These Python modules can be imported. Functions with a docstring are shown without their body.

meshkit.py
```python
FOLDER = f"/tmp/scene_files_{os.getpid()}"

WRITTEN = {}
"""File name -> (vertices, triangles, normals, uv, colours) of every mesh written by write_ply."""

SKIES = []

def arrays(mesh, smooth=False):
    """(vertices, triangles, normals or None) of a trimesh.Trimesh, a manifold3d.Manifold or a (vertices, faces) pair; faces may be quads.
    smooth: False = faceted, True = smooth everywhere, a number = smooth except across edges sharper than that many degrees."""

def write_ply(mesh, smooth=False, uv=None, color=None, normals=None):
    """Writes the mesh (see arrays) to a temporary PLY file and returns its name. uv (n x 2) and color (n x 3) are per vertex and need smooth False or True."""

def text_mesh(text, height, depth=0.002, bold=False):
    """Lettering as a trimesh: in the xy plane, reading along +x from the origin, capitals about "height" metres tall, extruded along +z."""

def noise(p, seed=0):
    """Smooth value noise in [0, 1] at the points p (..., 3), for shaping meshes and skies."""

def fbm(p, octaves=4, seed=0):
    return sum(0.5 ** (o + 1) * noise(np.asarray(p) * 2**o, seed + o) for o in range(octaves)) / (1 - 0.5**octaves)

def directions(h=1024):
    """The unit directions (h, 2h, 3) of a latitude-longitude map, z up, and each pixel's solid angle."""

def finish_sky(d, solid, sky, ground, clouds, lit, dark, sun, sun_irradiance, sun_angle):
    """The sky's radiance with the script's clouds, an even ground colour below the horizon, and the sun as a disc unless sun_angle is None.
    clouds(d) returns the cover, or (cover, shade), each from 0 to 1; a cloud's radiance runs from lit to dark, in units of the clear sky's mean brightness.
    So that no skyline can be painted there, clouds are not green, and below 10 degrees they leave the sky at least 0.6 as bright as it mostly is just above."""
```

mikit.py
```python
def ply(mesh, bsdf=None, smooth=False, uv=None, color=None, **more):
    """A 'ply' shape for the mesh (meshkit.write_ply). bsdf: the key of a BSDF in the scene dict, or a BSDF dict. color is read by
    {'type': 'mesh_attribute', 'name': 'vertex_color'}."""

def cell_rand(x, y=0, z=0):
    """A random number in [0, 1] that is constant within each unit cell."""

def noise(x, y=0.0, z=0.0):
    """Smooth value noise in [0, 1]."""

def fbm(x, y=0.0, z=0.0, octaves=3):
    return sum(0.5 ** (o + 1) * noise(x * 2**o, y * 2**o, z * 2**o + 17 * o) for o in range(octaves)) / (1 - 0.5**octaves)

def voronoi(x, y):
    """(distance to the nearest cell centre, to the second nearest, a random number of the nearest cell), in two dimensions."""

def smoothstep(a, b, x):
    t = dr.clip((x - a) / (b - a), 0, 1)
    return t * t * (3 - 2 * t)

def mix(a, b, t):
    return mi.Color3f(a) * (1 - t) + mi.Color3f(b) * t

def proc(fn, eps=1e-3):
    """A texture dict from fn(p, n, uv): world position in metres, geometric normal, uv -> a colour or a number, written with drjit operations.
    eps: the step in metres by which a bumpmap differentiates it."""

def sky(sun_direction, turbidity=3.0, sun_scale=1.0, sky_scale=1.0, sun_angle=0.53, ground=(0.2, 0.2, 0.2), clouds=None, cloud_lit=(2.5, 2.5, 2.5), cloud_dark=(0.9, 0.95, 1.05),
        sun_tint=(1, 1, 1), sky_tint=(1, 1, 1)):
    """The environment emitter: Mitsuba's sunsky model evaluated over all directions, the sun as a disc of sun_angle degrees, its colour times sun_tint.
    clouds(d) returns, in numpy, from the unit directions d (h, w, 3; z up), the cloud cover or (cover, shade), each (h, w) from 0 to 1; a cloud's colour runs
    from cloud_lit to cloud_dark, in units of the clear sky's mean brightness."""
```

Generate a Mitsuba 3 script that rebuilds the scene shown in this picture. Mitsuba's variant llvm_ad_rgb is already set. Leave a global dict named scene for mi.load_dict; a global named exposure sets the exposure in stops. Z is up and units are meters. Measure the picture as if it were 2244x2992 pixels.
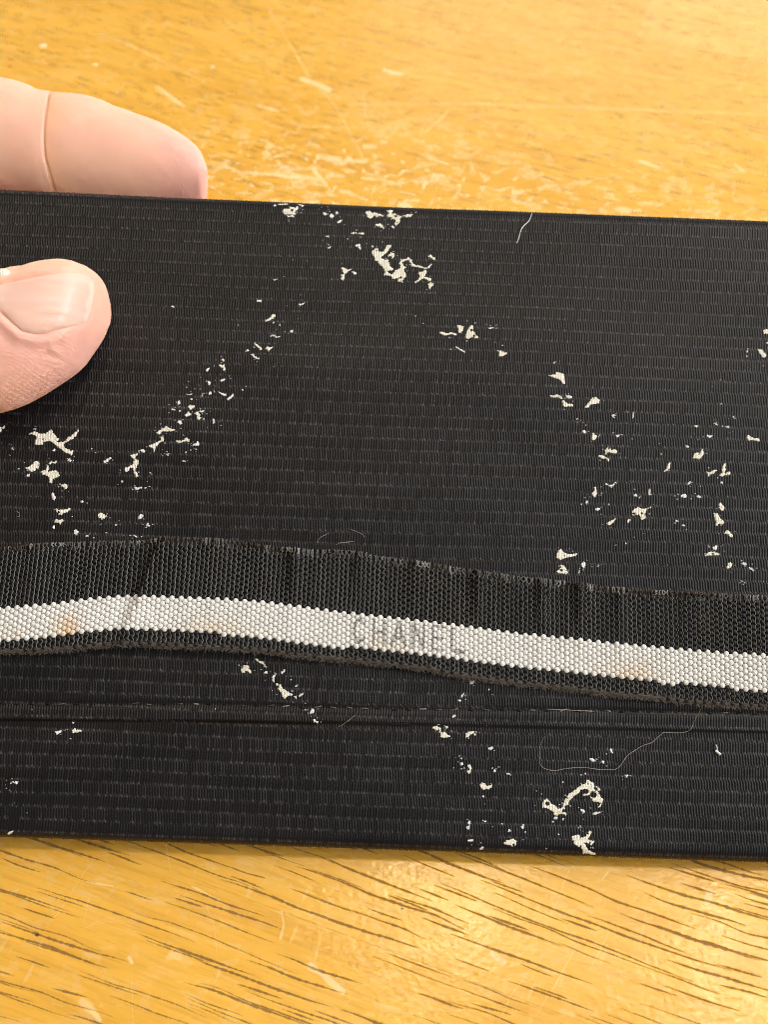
import math, random
import numpy as np, trimesh, shapely, drjit as dr, mitsuba as mi, mikit, meshkit
import manifold3d as m3
from scipy.interpolate import PchipInterpolator
from scipy.spatial import Delaunay
from shapely.geometry import Polygon, Point

scene, labels = {}, {}
random.seed(4); rng = np.random.default_rng(4)
MM = 0.001
T = mi.ScalarTransform4f

# ---------------------------------------------------------------- camera, light, exposure
def rad(a): return math.radians(a)
TILT, DIST = rad(30.0), 161.0
FWD = np.array([0, math.sin(TILT), -math.cos(TILT)])
B = np.array([0, 0, 21.0])                      # middle of the band (mm)
EYE = B - DIST * FWD
scene['camera'] = {'type': 'thinlens', 'fov': 50.0, 'fov_axis': 'y', 'aperture_radius': 0.85 * MM, 'focus_distance': (DIST - 1) * MM,
    'near_clip': 0.01, 'far_clip': 20.0,
    'to_world': T().look_at(origin=(EYE * MM).tolist(), target=(B * MM).tolist(), up=[0, math.cos(TILT), math.sin(TILT)])}
exposure = 0.52
scene['room_light'] = {'type': 'constant', 'radiance': {'type': 'rgb', 'value': [0.23, 0.215, 0.20]}}
def lamp(key, pos, r, rgb, label):
    scene[key] = {'type': 'sphere', 'center': (np.array(pos) * MM).tolist(), 'radius': r * MM, 'emitter': {'type': 'area', 'radiance': {'type': 'rgb', 'value': rgb}}}
    labels[key] = {'label': label, 'category': 'lamp'}
lamp('ceiling_lamp', (86, 185, 1225), 42, [92, 78, 54], 'round glowing bulb hanging almost straight above the table')
lamp('ceiling_lamp_001', (416, 118, 1224), 42, [112, 94, 66], 'round glowing bulb hanging further to the right above the table')
win = trimesh.creation.box((20, 1500, 1000)); win.apply_translation((1150, 120, 1000))
scene['window'] = mikit.ply(win.apply_scale(MM), {'type': 'diffuse', 'reflectance': {'type': 'rgb', 'value': 0.5}}, emitter={'type': 'area', 'radiance': {'type': 'rgb', 'value': [4.9, 5.1, 5.4]}})
win = trimesh.creation.box((1000, 20, 800)); win.apply_translation((480, 1700, 950))  # added unseen light panel, brightens the far right of the table
scene['window_001'] = mikit.ply(win.apply_scale(MM), {'type': 'diffuse', 'reflectance': {'type': 'rgb', 'value': 0.5}}, emitter={'type': 'area', 'radiance': {'type': 'rgb', 'value': [2.0, 1.9, 1.75]}})
labels['window_001'] = {'label': 'added unseen window beyond the table giving sheen to its far right', 'category': 'window'}
labels['window'] = {'label': 'bright daylight window to the right of the table', 'category': 'window'}

# ---------------------------------------------------------------- band frame: u along the band, v up across it, n out of it (mm)
ROLL, BETA = rad(-2.0), rad(20.0)
U0, V0 = np.array([1.0, 0, 0]), np.array([0, math.cos(BETA), math.sin(BETA)])
NN = np.array([0, -math.sin(BETA), math.cos(BETA)])
UU = math.cos(ROLL) * U0 + math.sin(ROLL) * V0
VV = -math.sin(ROLL) * U0 + math.cos(ROLL) * V0
FRAME = np.stack([UU, VV, NN])
def world(uvn): return (np.asarray(uvn, float) @ FRAME + B) * MM
def to_band(p):
    x, y, z = p.x * 1000 - float(B[0]), p.y * 1000 - float(B[1]), p.z * 1000 - float(B[2])
    return [x * float(a[0]) + y * float(a[1]) + z * float(a[2]) for a in FRAME]

# ---------------------------------------------------------------- measured outlines (mm, on the band and on the table)
TRIM_TOP = [(-55.43,-7.2),(-50.51,-6.58),(-45.57,-6.15),(-40.62,-5.83),(-35.67,-5.56),(-31.73,-4.97),(-25.77,-4.86),(-20.78,-5.14),(-15.78,-5.72),(-10.81,-5.94),(-5.85,-5.87),(-2.86,-6.12),(-0.86,-6.55),(4.11,-7.02),(9.07,-7.6),(14.03,-8.17),(18.98,-8.74),(23.92,-9.07),(28.85,-9.54),(33.78,-9.96),(38.7,-10.14),(43.62,-10.26),(48.53,-10.34),(55.61,-10.43)]
S1 = [(-54.59,-15.91),(-48.01,-15.19),(-41.44,-14.12),(-36.46,-13.55),(-31.48,-13.52),(-24.78,-13.54),(-18.12,-13.65),(-11.45,-14.25),(-4.79,-14.86),(0.53,-15.26),(7.17,-15.76),(13.8,-16.36),(20.47,-16.96),(27.07,-17.36),(33.66,-17.86),(40.25,-18.21),(46.88,-18.56),(55.39,-18.75)]
S2 = [(-54.1,-21.02),(-49.2,-20.51),(-44.26,-19.85),(-39.38,-18.95),(-34.4,-18.78),(-29.45,-18.8),(-24.44,-18.92),(-19.49,-19.08),(-14.47,-19.49),(-9.51,-19.95),(-4.56,-20.26),(0.71,-20.42),(7.31,-20.77),(13.91,-21.6),(20.53,-22.19),(27.1,-22.59),(33.66,-23.08),(40.2,-23.62),(46.79,-23.92),(55.25,-24.2)]
BOT = [(-53.95,-22.57),(-47.39,-22.15),(-40.85,-21.43),(-35.91,-20.82),(-30.96,-20.89),(-24.32,-20.91),(-17.71,-21.06),(-11.09,-21.65),(-4.49,-22.0),(0.78,-22.3),(7.37,-22.99),(13.95,-23.87),(20.56,-24.45),(27.11,-24.89),(33.65,-25.48),(40.18,-25.87),(46.75,-26.31),(55.2,-26.49)]
CREASE = [(-53.41,-31.82),(-29.13,-31.11),(-4.86,-30.6),(27.31,-30.19),(55.45,-29.78)]
SEAM = [(-53.52,-29.57),(-19.52,-28.58),(0.99,-28.39),(27.24,-27.76),(55.42,-27.2)]
TT = [(-56.67,31.03),(-56.0,31.7),(-54.57,32.34),(-52.99,32.59),(-51.43,33.16),(-49.49,33.6),(-47.54,33.83),(-46.15,33.77),(-45.16,33.51),(-44.03,33.12),(-43.06,32.54),(-42.38,31.79),(-41.98,30.44),(-41.81,29.03)]
TB = [(-54.78,11.26),(-53.61,11.67),(-51.87,12.48),(-49.69,13.81),(-47.65,15.38),(-45.86,16.97),(-44.64,18.41),(-43.76,20.19),(-42.78,22.31),(-42.09,24.76),(-41.81,27.19),(-41.81,29.03)]
NAIL = [(-55.3,25.87),(-54.85,26.9),(-54.03,27.51),(-50.61,28.57),(-47.28,29.4),(-45.18,30.1),(-43.74,30.74),(-43.03,30.88),(-42.61,30.29),(-42.36,28.98),(-42.35,27.43),(-42.53,25.48),(-42.9,24.06),(-43.76,22.91),(-44.94,21.97),(-46.13,21.36),(-47.37,20.69),(-48.63,20.46),(-50.23,20.67),(-51.71,21.76),(-53.49,23.4),(-54.76,24.65)]
IT = [(-66.58,73.11),(-64.3,72.7),(-62.0,72.05),(-58.98,70.82),(-58.31,70.77),(-56.28,70.62),(-52.92,70.42),(-49.5,69.57),(-47.19,68.56),(-43.76,67.35),(-40.33,66.03),(-37.34,64.57),(-35.01,62.98),(-33.14,61.37),(-31.93,59.75),(-31.15,57.88),(-30.64,56.57),(-30.38,55.02)]
IB = [(-64.53,51.79),(-56.87,50.68),(-47.58,49.81),(-39.16,49.22),(-34.17,49.63),(-31.75,51.02),(-30.74,52.85),(-30.38,55.02)]
CR = [(-57.05,67.92),(-56.58,63.86),(-56.43,59.7),(-56.28,56.76),(-55.58,53.85),(-54.95,50.37)]
FIB = [('hair',[(21.23,47.55),(21.03,46.99),(20.67,46.07),(19.89,45.21),(19.48,44.52),(19.28,43.68),(18.88,42.44)]),('curl',[(46.08,-26.75),(45.74,-27.51),(45.18,-28.28),(44.73,-29.37),(44.07,-30.03),(42.44,-30.3),(40.92,-30.25),(40.05,-30.81),(39.06,-31.7),(37.87,-32.16),(36.56,-32.95),(35.59,-33.62),(34.94,-34.49),(34.39,-35.25),(33.53,-35.7),(31.58,-35.71),(29.42,-35.53),(26.83,-35.77),(25.32,-36.09),(23.81,-35.83),(23.15,-34.9),(23.13,-33.31),(23.34,-32.35),(23.87,-31.48)]),('thread',[(24.17,-27.62),(26.35,-27.61),(28.53,-27.68),(30.92,-27.66)]),('splinter',[(47.96,-32.53),(48.26,-32.82),(48.55,-33.08)]),('arc1',[(-9.47,-5.0),(-9.54,-4.7),(-9.2,-4.2),(-8.5,-3.75),(-7.79,-3.35)]),('arc2',[(-6.87,-5.15),(-6.04,-4.82),(-5.08,-4.66),(-4.12,-4.57)]),('arc3',[(-5.29,-2.66),(-4.43,-2.93),(-3.45,-3.26),(-2.9,-3.55),(-2.76,-3.97)]),('hook',[(-54.03,-1.85),(-53.62,-1.91),(-53.38,-2.24),(-53.48,-2.59),(-53.82,-2.63)]),('wisp',[(-5.44,-31.19),(-4.16,-30.34),(-2.9,-29.16)]),('crumb',[(-55.07,30.0),(-54.32,30.13),(-53.97,29.94),(-53.59,29.45),(-53.82,28.89),(-54.94,28.65)]),('sliver',[(-51.01,-47.37),(-50.73,-47.11),(-50.15,-46.92),(-50.46,-47.27),(-50.87,-47.49)])]
SCR = [([(-26.73,146.13),(-21.64,134.07),(-16.25,122.0),(-10.05,112.12),(-4.04,96.02)],0.35),([(-7.49,113.09),(20.44,113.41),(49.68,111.8),(81.9,109.98)],0.9),([(-17.49,121.22),(-14.68,119.77),(-12.17,117.89)],1.6),([(0.23,124.25),(3.6,123.12)],1.6),([(-4.37,116.46),(-3.94,109.45)],0.4),([(-49.22,118.66),(-43.09,112.66)],0.9),([(-64.62,137.03),(-57.6,133.13),(-54.28,130.79),(-38.94,120.33)],0.5),([(-18.39,92.05),(-13.08,90.57)],1.0),([(-14.58,93.53),(-11.63,88.63)],0.9),([(-25.04,98.04),(-23.6,100.58)],0.8),([(-29.66,92.54),(-22.61,92.25),(-13.43,90.28)],0.9),([(-26.95,112.87),(-22.46,111.05)],0.8),([(-4.34,91.06),(-0.14,90.57)],1.0),([(-43.86,94.03),(-35.16,91.06)],0.8),([(-14.0,97.53),(-9.35,96.02)],1.5),([(9.08,97.03),(13.28,95.02)],0.8),([(7.78,103.67),(12.24,108.92),(13.75,111.05)],0.35),([(52.97,96.02),(56.62,94.03)],1.1),([(72.64,95.02),(73.73,93.04)],1.0),([(-9.98,-59.25),(-7.98,-60.68),(-5.58,-62.52)],0.9),([(-40.64,-63.75),(-39.39,-64.51),(-37.91,-66.01)],0.9),([(-28.88,-58.08),(-28.16,-58.21)],1.6),([(-34.89,-58.3),(-34.45,-58.82)],0.9),([(-27.11,-48.82),(-23.11,-50.67)],0.35),([(-41.92,-48.12),(-38.21,-48.82)],0.3),([(-14.25,-55.65),(-13.86,-53.86),(-14.32,-52.04)],0.35),([(45.84,-49.75),(45.3,-51.13)],1.0),([(14.9,-57.64),(16.48,-58.73)],0.8),([(14.46,-46.95),(14.73,-46.48)],0.3),([(31.96,-46.71),(30.87,-47.89)],0.25),([(-52.52,-49.75),(-51.64,-49.28)],0.25)]
DOTS = [((-76.28,132.54),0.95,0.7,1),((-47.95,-55.25),0.28,0.25,0),((-37.85,125.39),0.5,0.4,1),((-63.72,126.07),0.6,0.4,1),((2.53,-51.82),0.2,0.15,0)]
CORNER = (56.78,135.25)
FLAKES = [
([(-17.36,46.54),(-17.04,46.91),(-16.13,46.94),(-16.4,47.23),(-15.82,47.3),(-15.37,47.14),(-15.09,47.5),(-14.78,47.34),(-14.81,46.98),(-15.13,46.8),(-15.0,46.36),(-15.26,46.09),(-16.09,45.97),(-16.91,45.94)],),
([(-16.91,45.85),(-15.34,45.85),(-15.49,45.55),(-16.48,45.57)],),
([(-18.08,47.81),(-16.43,47.9),(-16.5,47.65),(-17.99,47.55)],),
([(-18.72,47.38),(-18.49,47.62),(-18.23,47.48),(-18.38,47.21)],),
([(-15.02,47.86),(-14.44,47.83),(-14.01,47.6),(-14.25,47.41),(-14.76,47.64)],),
([(-11.2,46.58),(-10.91,46.64),(-10.4,46.34),(-10.63,46.07),(-10.97,46.18)],),
([(-10.06,46.09),(-9.57,46.37),(-9.26,46.12),(-9.46,45.71),(-9.88,45.75)],),
([(-9.16,46.48),(-8.93,46.84),(-8.72,46.67),(-8.74,46.31)],),
([(-9.02,45.12),(-8.37,45.36),(-8.05,45.55),(-7.95,45.23),(-8.36,44.97),(-8.68,44.82)],),
([(-4.55,46.94),(-3.81,47.07),(-3.14,46.86),(-2.47,46.71),(-1.64,46.51),(-1.72,46.29),(-2.29,46.27),(-2.94,45.99),(-3.77,45.87),(-4.19,46.12)],),
([(-1.2,47.19),(-0.68,47.35),(-0.18,47.32),(-0.42,46.96),(-0.41,46.69),(0.09,46.8),(0.59,46.46),(1.26,46.4),(0.94,45.95),(0.72,45.24),(0.4,44.93),(-0.02,45.03),(0.29,45.57),(0.04,45.83),(-0.46,45.85),(-0.8,46.15),(-1.22,46.4),(-0.82,46.68)],),
([(1.25,46.49),(1.99,46.78),(2.82,46.72),(2.66,46.45),(1.84,46.33)],),
([(-2.98,44.76),(-2.42,45.07),(-1.92,44.97),(-1.48,44.37),(-1.64,44.05),(-1.98,44.49),(-2.56,44.59)],),
([(-0.59,44.66),(-0.26,44.76),(0.08,44.46),(-0.24,44.32)],),
([(-6.64,43.4),(-5.99,43.54),(-5.32,43.36),(-4.58,43.47),(-4.74,43.2),(-5.64,43.21),(-6.47,43.23)],),
([(-10.57,42.74),(-9.99,42.81),(-9.9,42.58),(-10.31,42.48)],),
([(-5.98,41.38),(-5.42,41.64),(-4.92,41.45),(-5.2,41.18),(-4.86,40.84),(-5.13,40.66),(-5.43,41.17),(-5.81,41.16)],),
([(-3.52,41.41),(-3.11,41.51),(-2.9,41.2),(-3.18,41.07)],),
([(-3.37,40.46),(-2.92,40.82),(-2.52,41.1),(-2.34,40.58),(-1.92,40.42),(-1.43,40.61),(-1.16,41.14),(-0.98,41.67),(-0.24,41.61),(-0.55,41.16),(-0.86,40.54),(-1.17,40.19),(-1.57,39.82),(-1.89,39.5),(-1.22,39.23),(-0.65,39.16),(-0.55,38.64),(-0.36,38.13),(0.22,37.72),(-0.1,37.48),(-0.67,37.6),(-0.66,37.08),(-0.16,36.84),(0.24,37.11),(0.39,37.55),(1.04,37.83),(1.27,38.27),(0.93,38.61),(1.23,39.4),(1.89,39.42),(2.37,39.75),(2.8,39.28),(3.06,38.77),(2.82,38.59),(2.47,39.18),(1.9,39.16),(1.45,38.89),(1.68,38.29),(2.1,38.04),(1.61,37.77),(2.05,37.0),(1.98,36.57),(1.59,36.04),(1.69,35.52),(1.19,35.68),(0.77,35.92),(0.19,36.16),(-0.31,36.54),(-0.89,36.69),(-1.46,36.71),(-1.07,37.24),(-1.42,37.92),(-2.01,38.42),(-2.28,38.93),(-2.77,38.91),(-2.87,39.52),(-3.13,39.86)],),
([(-0.83,39.85),(-0.43,40.21),(-0.36,40.47),(0.36,40.15),(0.16,39.62),(-0.11,39.39),(-0.26,39.78)],),
([(2.81,38.76),(3.39,38.61),(4.22,38.38),(5.21,38.15),(5.05,37.89),(4.06,38.11),(3.24,38.26),(2.83,38.21)],),
([(3.92,37.41),(4.41,37.52),(4.89,37.71),(5.23,37.46),(5.04,37.11),(5.0,36.67),(5.58,36.52),(5.91,36.36),(5.84,35.93),(5.51,36.0),(5.26,36.34),(4.6,36.31),(4.04,35.95),(3.73,35.54),(3.35,35.75),(3.79,36.11),(4.19,36.65),(4.01,37.07)],),
([(5.44,35.48),(5.93,35.76),(6.39,35.6),(6.27,35.25),(5.95,34.98),(5.88,34.47),(5.59,34.8),(5.65,35.23)],),
([(5.31,40.15),(5.8,40.34),(6.06,39.92),(6.48,39.67),(6.32,39.32),(5.9,39.74),(5.49,39.9)],),
([(5.21,37.98),(5.68,38.69),(6.09,38.88),(5.85,38.52),(5.46,37.9)],),
([(-7.85,37.56),(-7.53,37.79),(-7.31,37.54),(-6.81,37.47),(-6.32,37.49),(-6.64,37.22),(-7.04,36.94),(-7.31,36.5),(-7.36,36.07),(-7.56,35.63),(-7.89,35.88),(-7.67,36.32),(-7.87,36.48),(-7.53,36.93)],),
([(-6.31,37.09),(-5.57,37.08),(-5.36,36.83),(-5.8,36.64)],),
([(-18.18,35.52),(-17.77,35.41),(-17.37,35.63),(-17.44,35.37),(-18.0,35.18)],),
([(-9.99,40.84),(-9.67,41.11),(-9.58,40.94),(-9.82,40.67)],),
([(-33.35,30.43),(-33.07,30.51),(-32.85,30.44),(-32.95,30.24),(-33.27,30.26)],),
([(-20.53,31.78),(-20.04,32.06),(-19.75,32.04),(-19.66,31.71),(-20.23,31.64)],),
([(-14.18,31.55),(-13.75,31.61),(-13.19,31.96),(-13.1,31.69),(-13.59,31.42),(-13.95,31.33)],),
([(-19.07,28.81),(-18.79,28.9),(-18.24,29.29),(-17.91,29.83),(-17.47,29.77),(-17.38,29.48),(-17.73,29.21),(-18.36,28.84),(-18.91,28.47)],),
([(-18.04,28.25),(-17.42,28.8),(-17.2,28.73),(-17.68,28.37)],),
([(-16.97,28.36),(-16.68,28.3),(-16.73,27.99)],),
([(-15.19,27.34),(-14.77,27.42),(-14.61,27.21),(-14.96,26.96)],),
([(-23.12,28.0),(-22.91,28.03),(-22.89,27.73),(-23.07,27.77)],),
([(-18.01,26.45),(-17.73,26.56),(-17.36,26.37),(-16.64,26.24),(-16.92,26.11),(-17.79,26.23)],),
([(-20.59,25.06),(-20.31,25.22),(-19.94,24.89),(-19.56,24.6),(-19.29,24.31),(-19.39,24.01),(-19.76,24.37),(-20.21,24.65)],),
([(-18.76,24.41),(-18.42,24.72),(-18.13,24.55),(-17.56,24.63),(-17.9,24.29),(-18.1,24.06),(-18.2,23.75),(-18.39,24.12)],),
([(-21.8,23.7),(-21.54,24.09),(-21.18,24.02),(-21.37,23.75)],),
([(-20.99,23.29),(-20.64,23.42),(-20.19,23.02),(-19.9,22.88),(-19.49,22.77),(-19.67,22.59),(-20.17,22.65),(-20.55,23.03)],),
([(-25.36,22.32),(-24.95,22.58),(-24.72,22.34),(-24.73,22.04)],),
([(-25.67,21.41),(-25.32,21.53),(-24.82,21.52),(-24.66,21.3),(-24.56,20.79),(-24.68,20.52),(-24.91,20.77),(-24.86,21.07),(-25.3,21.2)],),
([(-27.65,20.68),(-27.27,20.84),(-27.07,21.07),(-26.94,20.85),(-27.18,20.55),(-27.28,20.25),(-27.43,20.46)],),
([(-25.31,19.13),(-24.83,19.37),(-24.38,19.54),(-24.46,19.24),(-24.8,18.93),(-25.16,18.99)],),
([(-27.07,18.85),(-26.79,18.94),(-26.49,18.65),(-26.75,18.27),(-27.02,18.41)],),
([(-27.88,16.98),(-27.67,17.11),(-27.56,16.48),(-27.77,16.43)],),
([(-26.83,17.17),(-26.55,17.32),(-26.38,16.92),(-26.73,16.8)],),
([(-25.71,17.5),(-25.28,17.37),(-24.69,17.12),(-24.14,16.97),(-24.24,16.74),(-24.75,16.83),(-25.19,17.11)],),
([(-24.15,16.31),(-23.73,16.54),(-23.4,16.92),(-23.06,17.15),(-23.04,16.79),(-23.44,16.33),(-23.85,16.1)],),
([(-22.04,17.92),(-21.83,17.96),(-21.63,17.72),(-21.81,17.56)],),
([(-30.21,16.83),(-29.64,16.78),(-29.23,17.01),(-29.28,16.71),(-29.92,16.62)],),
([(-29.6,16.19),(-29.18,16.28),(-29.17,16.06),(-29.52,15.97)],),
([(-31.47,15.39),(-31.17,15.84),(-30.98,15.56),(-31.04,15.33)],),
([(-29.79,14.84),(-29.48,15.23),(-29.16,15.05),(-28.67,15.07),(-29.02,14.74),(-29.3,14.29),(-29.62,14.59)],),
([(-30.19,13.49),(-29.88,13.88),(-29.66,14.21),(-29.45,13.9),(-29.13,13.68),(-29.49,13.54),(-29.78,13.19)],),
([(-28.86,13.86),(-28.42,14.13),(-28.06,14.2),(-28.1,13.88),(-27.84,13.64),(-27.62,13.2),(-28.04,12.93),(-28.35,13.05),(-28.32,13.5),(-28.52,13.81)],),
([(-27.99,14.14),(-27.52,14.41),(-27.26,14.29),(-27.74,14.06)],),
([(-27.5,13.14),(-27.26,13.22),(-27.3,12.96)],),
([(-26.07,12.94),(-25.88,13.45),(-25.72,12.89),(-25.58,12.58),(-25.76,12.38)],),
([(-31.33,12.44),(-30.98,12.73),(-30.59,12.53),(-30.39,12.25),(-30.82,12.2)],),
([(-31.39,15.23),(-31.18,15.75),(-30.91,15.37),(-31.08,15.14)],),
([(-32.46,14.56),(-32.08,14.44),(-31.45,14.34),(-31.5,14.15),(-32.06,14.19)],),
([(-31.2,14.22),(-30.84,14.36),(-30.77,14.17),(-31.07,14.07)],),
([(-34.15,10.7),(-33.94,11.09),(-33.45,11.23),(-33.22,11.43),(-32.88,11.75),(-32.38,11.64),(-32.12,11.4),(-31.44,11.42),(-31.85,11.09),(-32.45,10.88),(-33.07,10.96),(-33.49,10.79),(-33.59,10.53),(-33.96,10.52)],),
([(-33.86,11.69),(-33.35,11.55),(-33.28,11.42),(-33.72,11.57)],),
([(-35.77,8.44),(-35.24,8.77),(-34.76,8.85),(-34.18,9.31),(-33.7,9.46),(-33.29,9.72),(-33.24,9.97),(-33.62,10.09),(-33.21,10.29),(-32.97,9.86),(-33.15,9.47),(-33.68,9.2),(-33.96,8.88),(-34.21,8.37),(-34.26,7.93),(-34.43,7.73),(-34.49,8.23),(-34.79,8.47),(-35.22,8.52)],),
([(-36.41,7.92),(-36.0,8.27),(-35.7,8.0),(-35.9,7.68),(-36.21,7.74)],),
([(-37.88,7.11),(-37.46,7.32),(-37.11,7.45),(-36.64,7.72),(-36.85,7.27),(-37.12,6.89),(-36.98,6.58),(-36.67,6.59),(-36.59,6.22),(-36.42,6.1),(-36.74,5.84),(-36.77,5.34),(-37.0,5.27),(-36.85,4.78),(-36.43,4.11),(-36.72,3.97),(-37.02,3.78),(-36.92,4.09),(-37.22,4.95),(-37.31,5.26),(-37.86,5.3),(-37.89,4.87),(-38.36,4.64),(-38.6,4.84),(-38.59,5.21),(-38.23,5.35),(-37.83,5.68),(-37.3,5.95),(-37.44,6.19),(-37.21,6.45),(-37.42,6.75)],),
([(-31.2,9.61),(-30.84,9.74),(-30.4,9.63),(-29.98,9.84),(-29.94,10.09),(-29.64,10.23),(-29.44,9.92),(-29.01,10.0),(-29.24,9.67),(-29.27,9.3),(-29.6,9.62),(-30.15,9.58),(-30.44,9.38),(-30.99,9.24)],),
([(-29.03,9.37),(-28.59,9.19),(-28.18,9.4),(-27.89,9.72),(-27.8,9.16),(-28.03,8.96),(-28.58,9.01)],),
([(-28.68,8.69),(-28.24,8.52),(-28.01,8.34),(-28.42,8.45)],),
([(-29.79,7.9),(-29.51,8.16),(-29.43,7.97),(-29.66,7.78)],),
([(-30.2,6.63),(-29.97,6.83),(-29.52,6.59),(-29.76,6.48)],),
([(-32.9,7.73),(-32.46,7.55),(-32.06,7.32),(-32.26,7.25),(-32.58,7.49)],),
([(-34.88,4.6),(-34.71,4.73),(-34.31,4.37),(-34.18,4.19),(-34.49,4.3)],),
([(-39.04,3.15),(-38.88,3.46),(-38.62,3.22),(-38.73,3.03)],),
([(-36.98,2.47),(-36.68,2.51),(-36.42,2.37),(-35.89,2.51),(-35.75,2.33),(-36.23,2.19),(-36.46,2.02),(-36.76,1.99)],),
([(-35.7,2.46),(-35.09,2.48),(-35.2,2.29),(-35.57,2.3)],),
([(-53.47,9.93),(-52.86,10.03),(-52.4,10.33),(-51.9,10.13),(-51.2,10.01),(-50.39,10.18),(-49.88,10.7),(-49.42,10.22),(-49.17,9.66),(-48.64,9.18),(-48.9,8.96),(-48.34,8.84),(-47.8,9.0),(-47.48,9.36),(-46.91,9.95),(-46.39,10.32),(-45.91,10.84),(-45.79,10.56),(-46.21,9.83),(-46.72,9.32),(-47.38,8.94),(-47.89,8.5),(-47.57,7.95),(-46.93,7.69),(-46.44,7.63),(-46.34,7.21),(-46.51,6.86),(-47.02,7.12),(-47.8,7.44),(-48.39,7.85),(-48.84,8.26),(-49.51,8.8),(-50.01,8.99),(-50.82,8.82),(-50.99,8.39),(-51.93,8.15),(-52.2,8.49),(-52.21,8.99),(-51.89,9.21),(-52.14,9.7),(-52.7,9.82)],),
([(-53.36,4.93),(-52.94,4.87),(-52.29,5.25),(-51.93,5.89),(-51.3,5.7),(-51.15,4.87),(-51.73,4.43),(-52.4,4.19),(-52.64,4.53),(-53.2,4.65)],),
([(-50.84,4.39),(-50.23,4.48),(-50.26,4.9),(-50.03,5.33),(-49.53,5.2),(-49.85,4.84),(-49.82,4.56),(-49.33,4.4),(-48.58,4.54),(-48.2,4.13),(-48.14,3.71),(-48.69,3.41),(-49.16,3.26),(-49.16,2.56),(-49.66,2.75),(-49.47,2.96),(-49.66,3.52),(-50.1,3.78),(-50.72,3.9)],),
([(-49.87,5.61),(-49.53,5.98),(-49.11,5.89),(-48.65,6.05),(-48.69,5.72),(-49.09,5.57),(-49.44,5.7),(-49.7,5.51)],),
([(-47.09,6.34),(-46.83,6.49),(-46.52,6.15),(-46.84,5.86),(-47.1,6.02)],),
([(-49.46,7.53),(-49.14,7.82),(-48.99,7.61),(-49.28,7.35)],),
([(-55.61,7.67),(-55.41,7.74),(-55.27,7.47),(-55.51,7.39)],),
([(-52.51,10.75),(-52.24,10.83),(-52.11,10.62),(-52.32,10.5)],),
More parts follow.
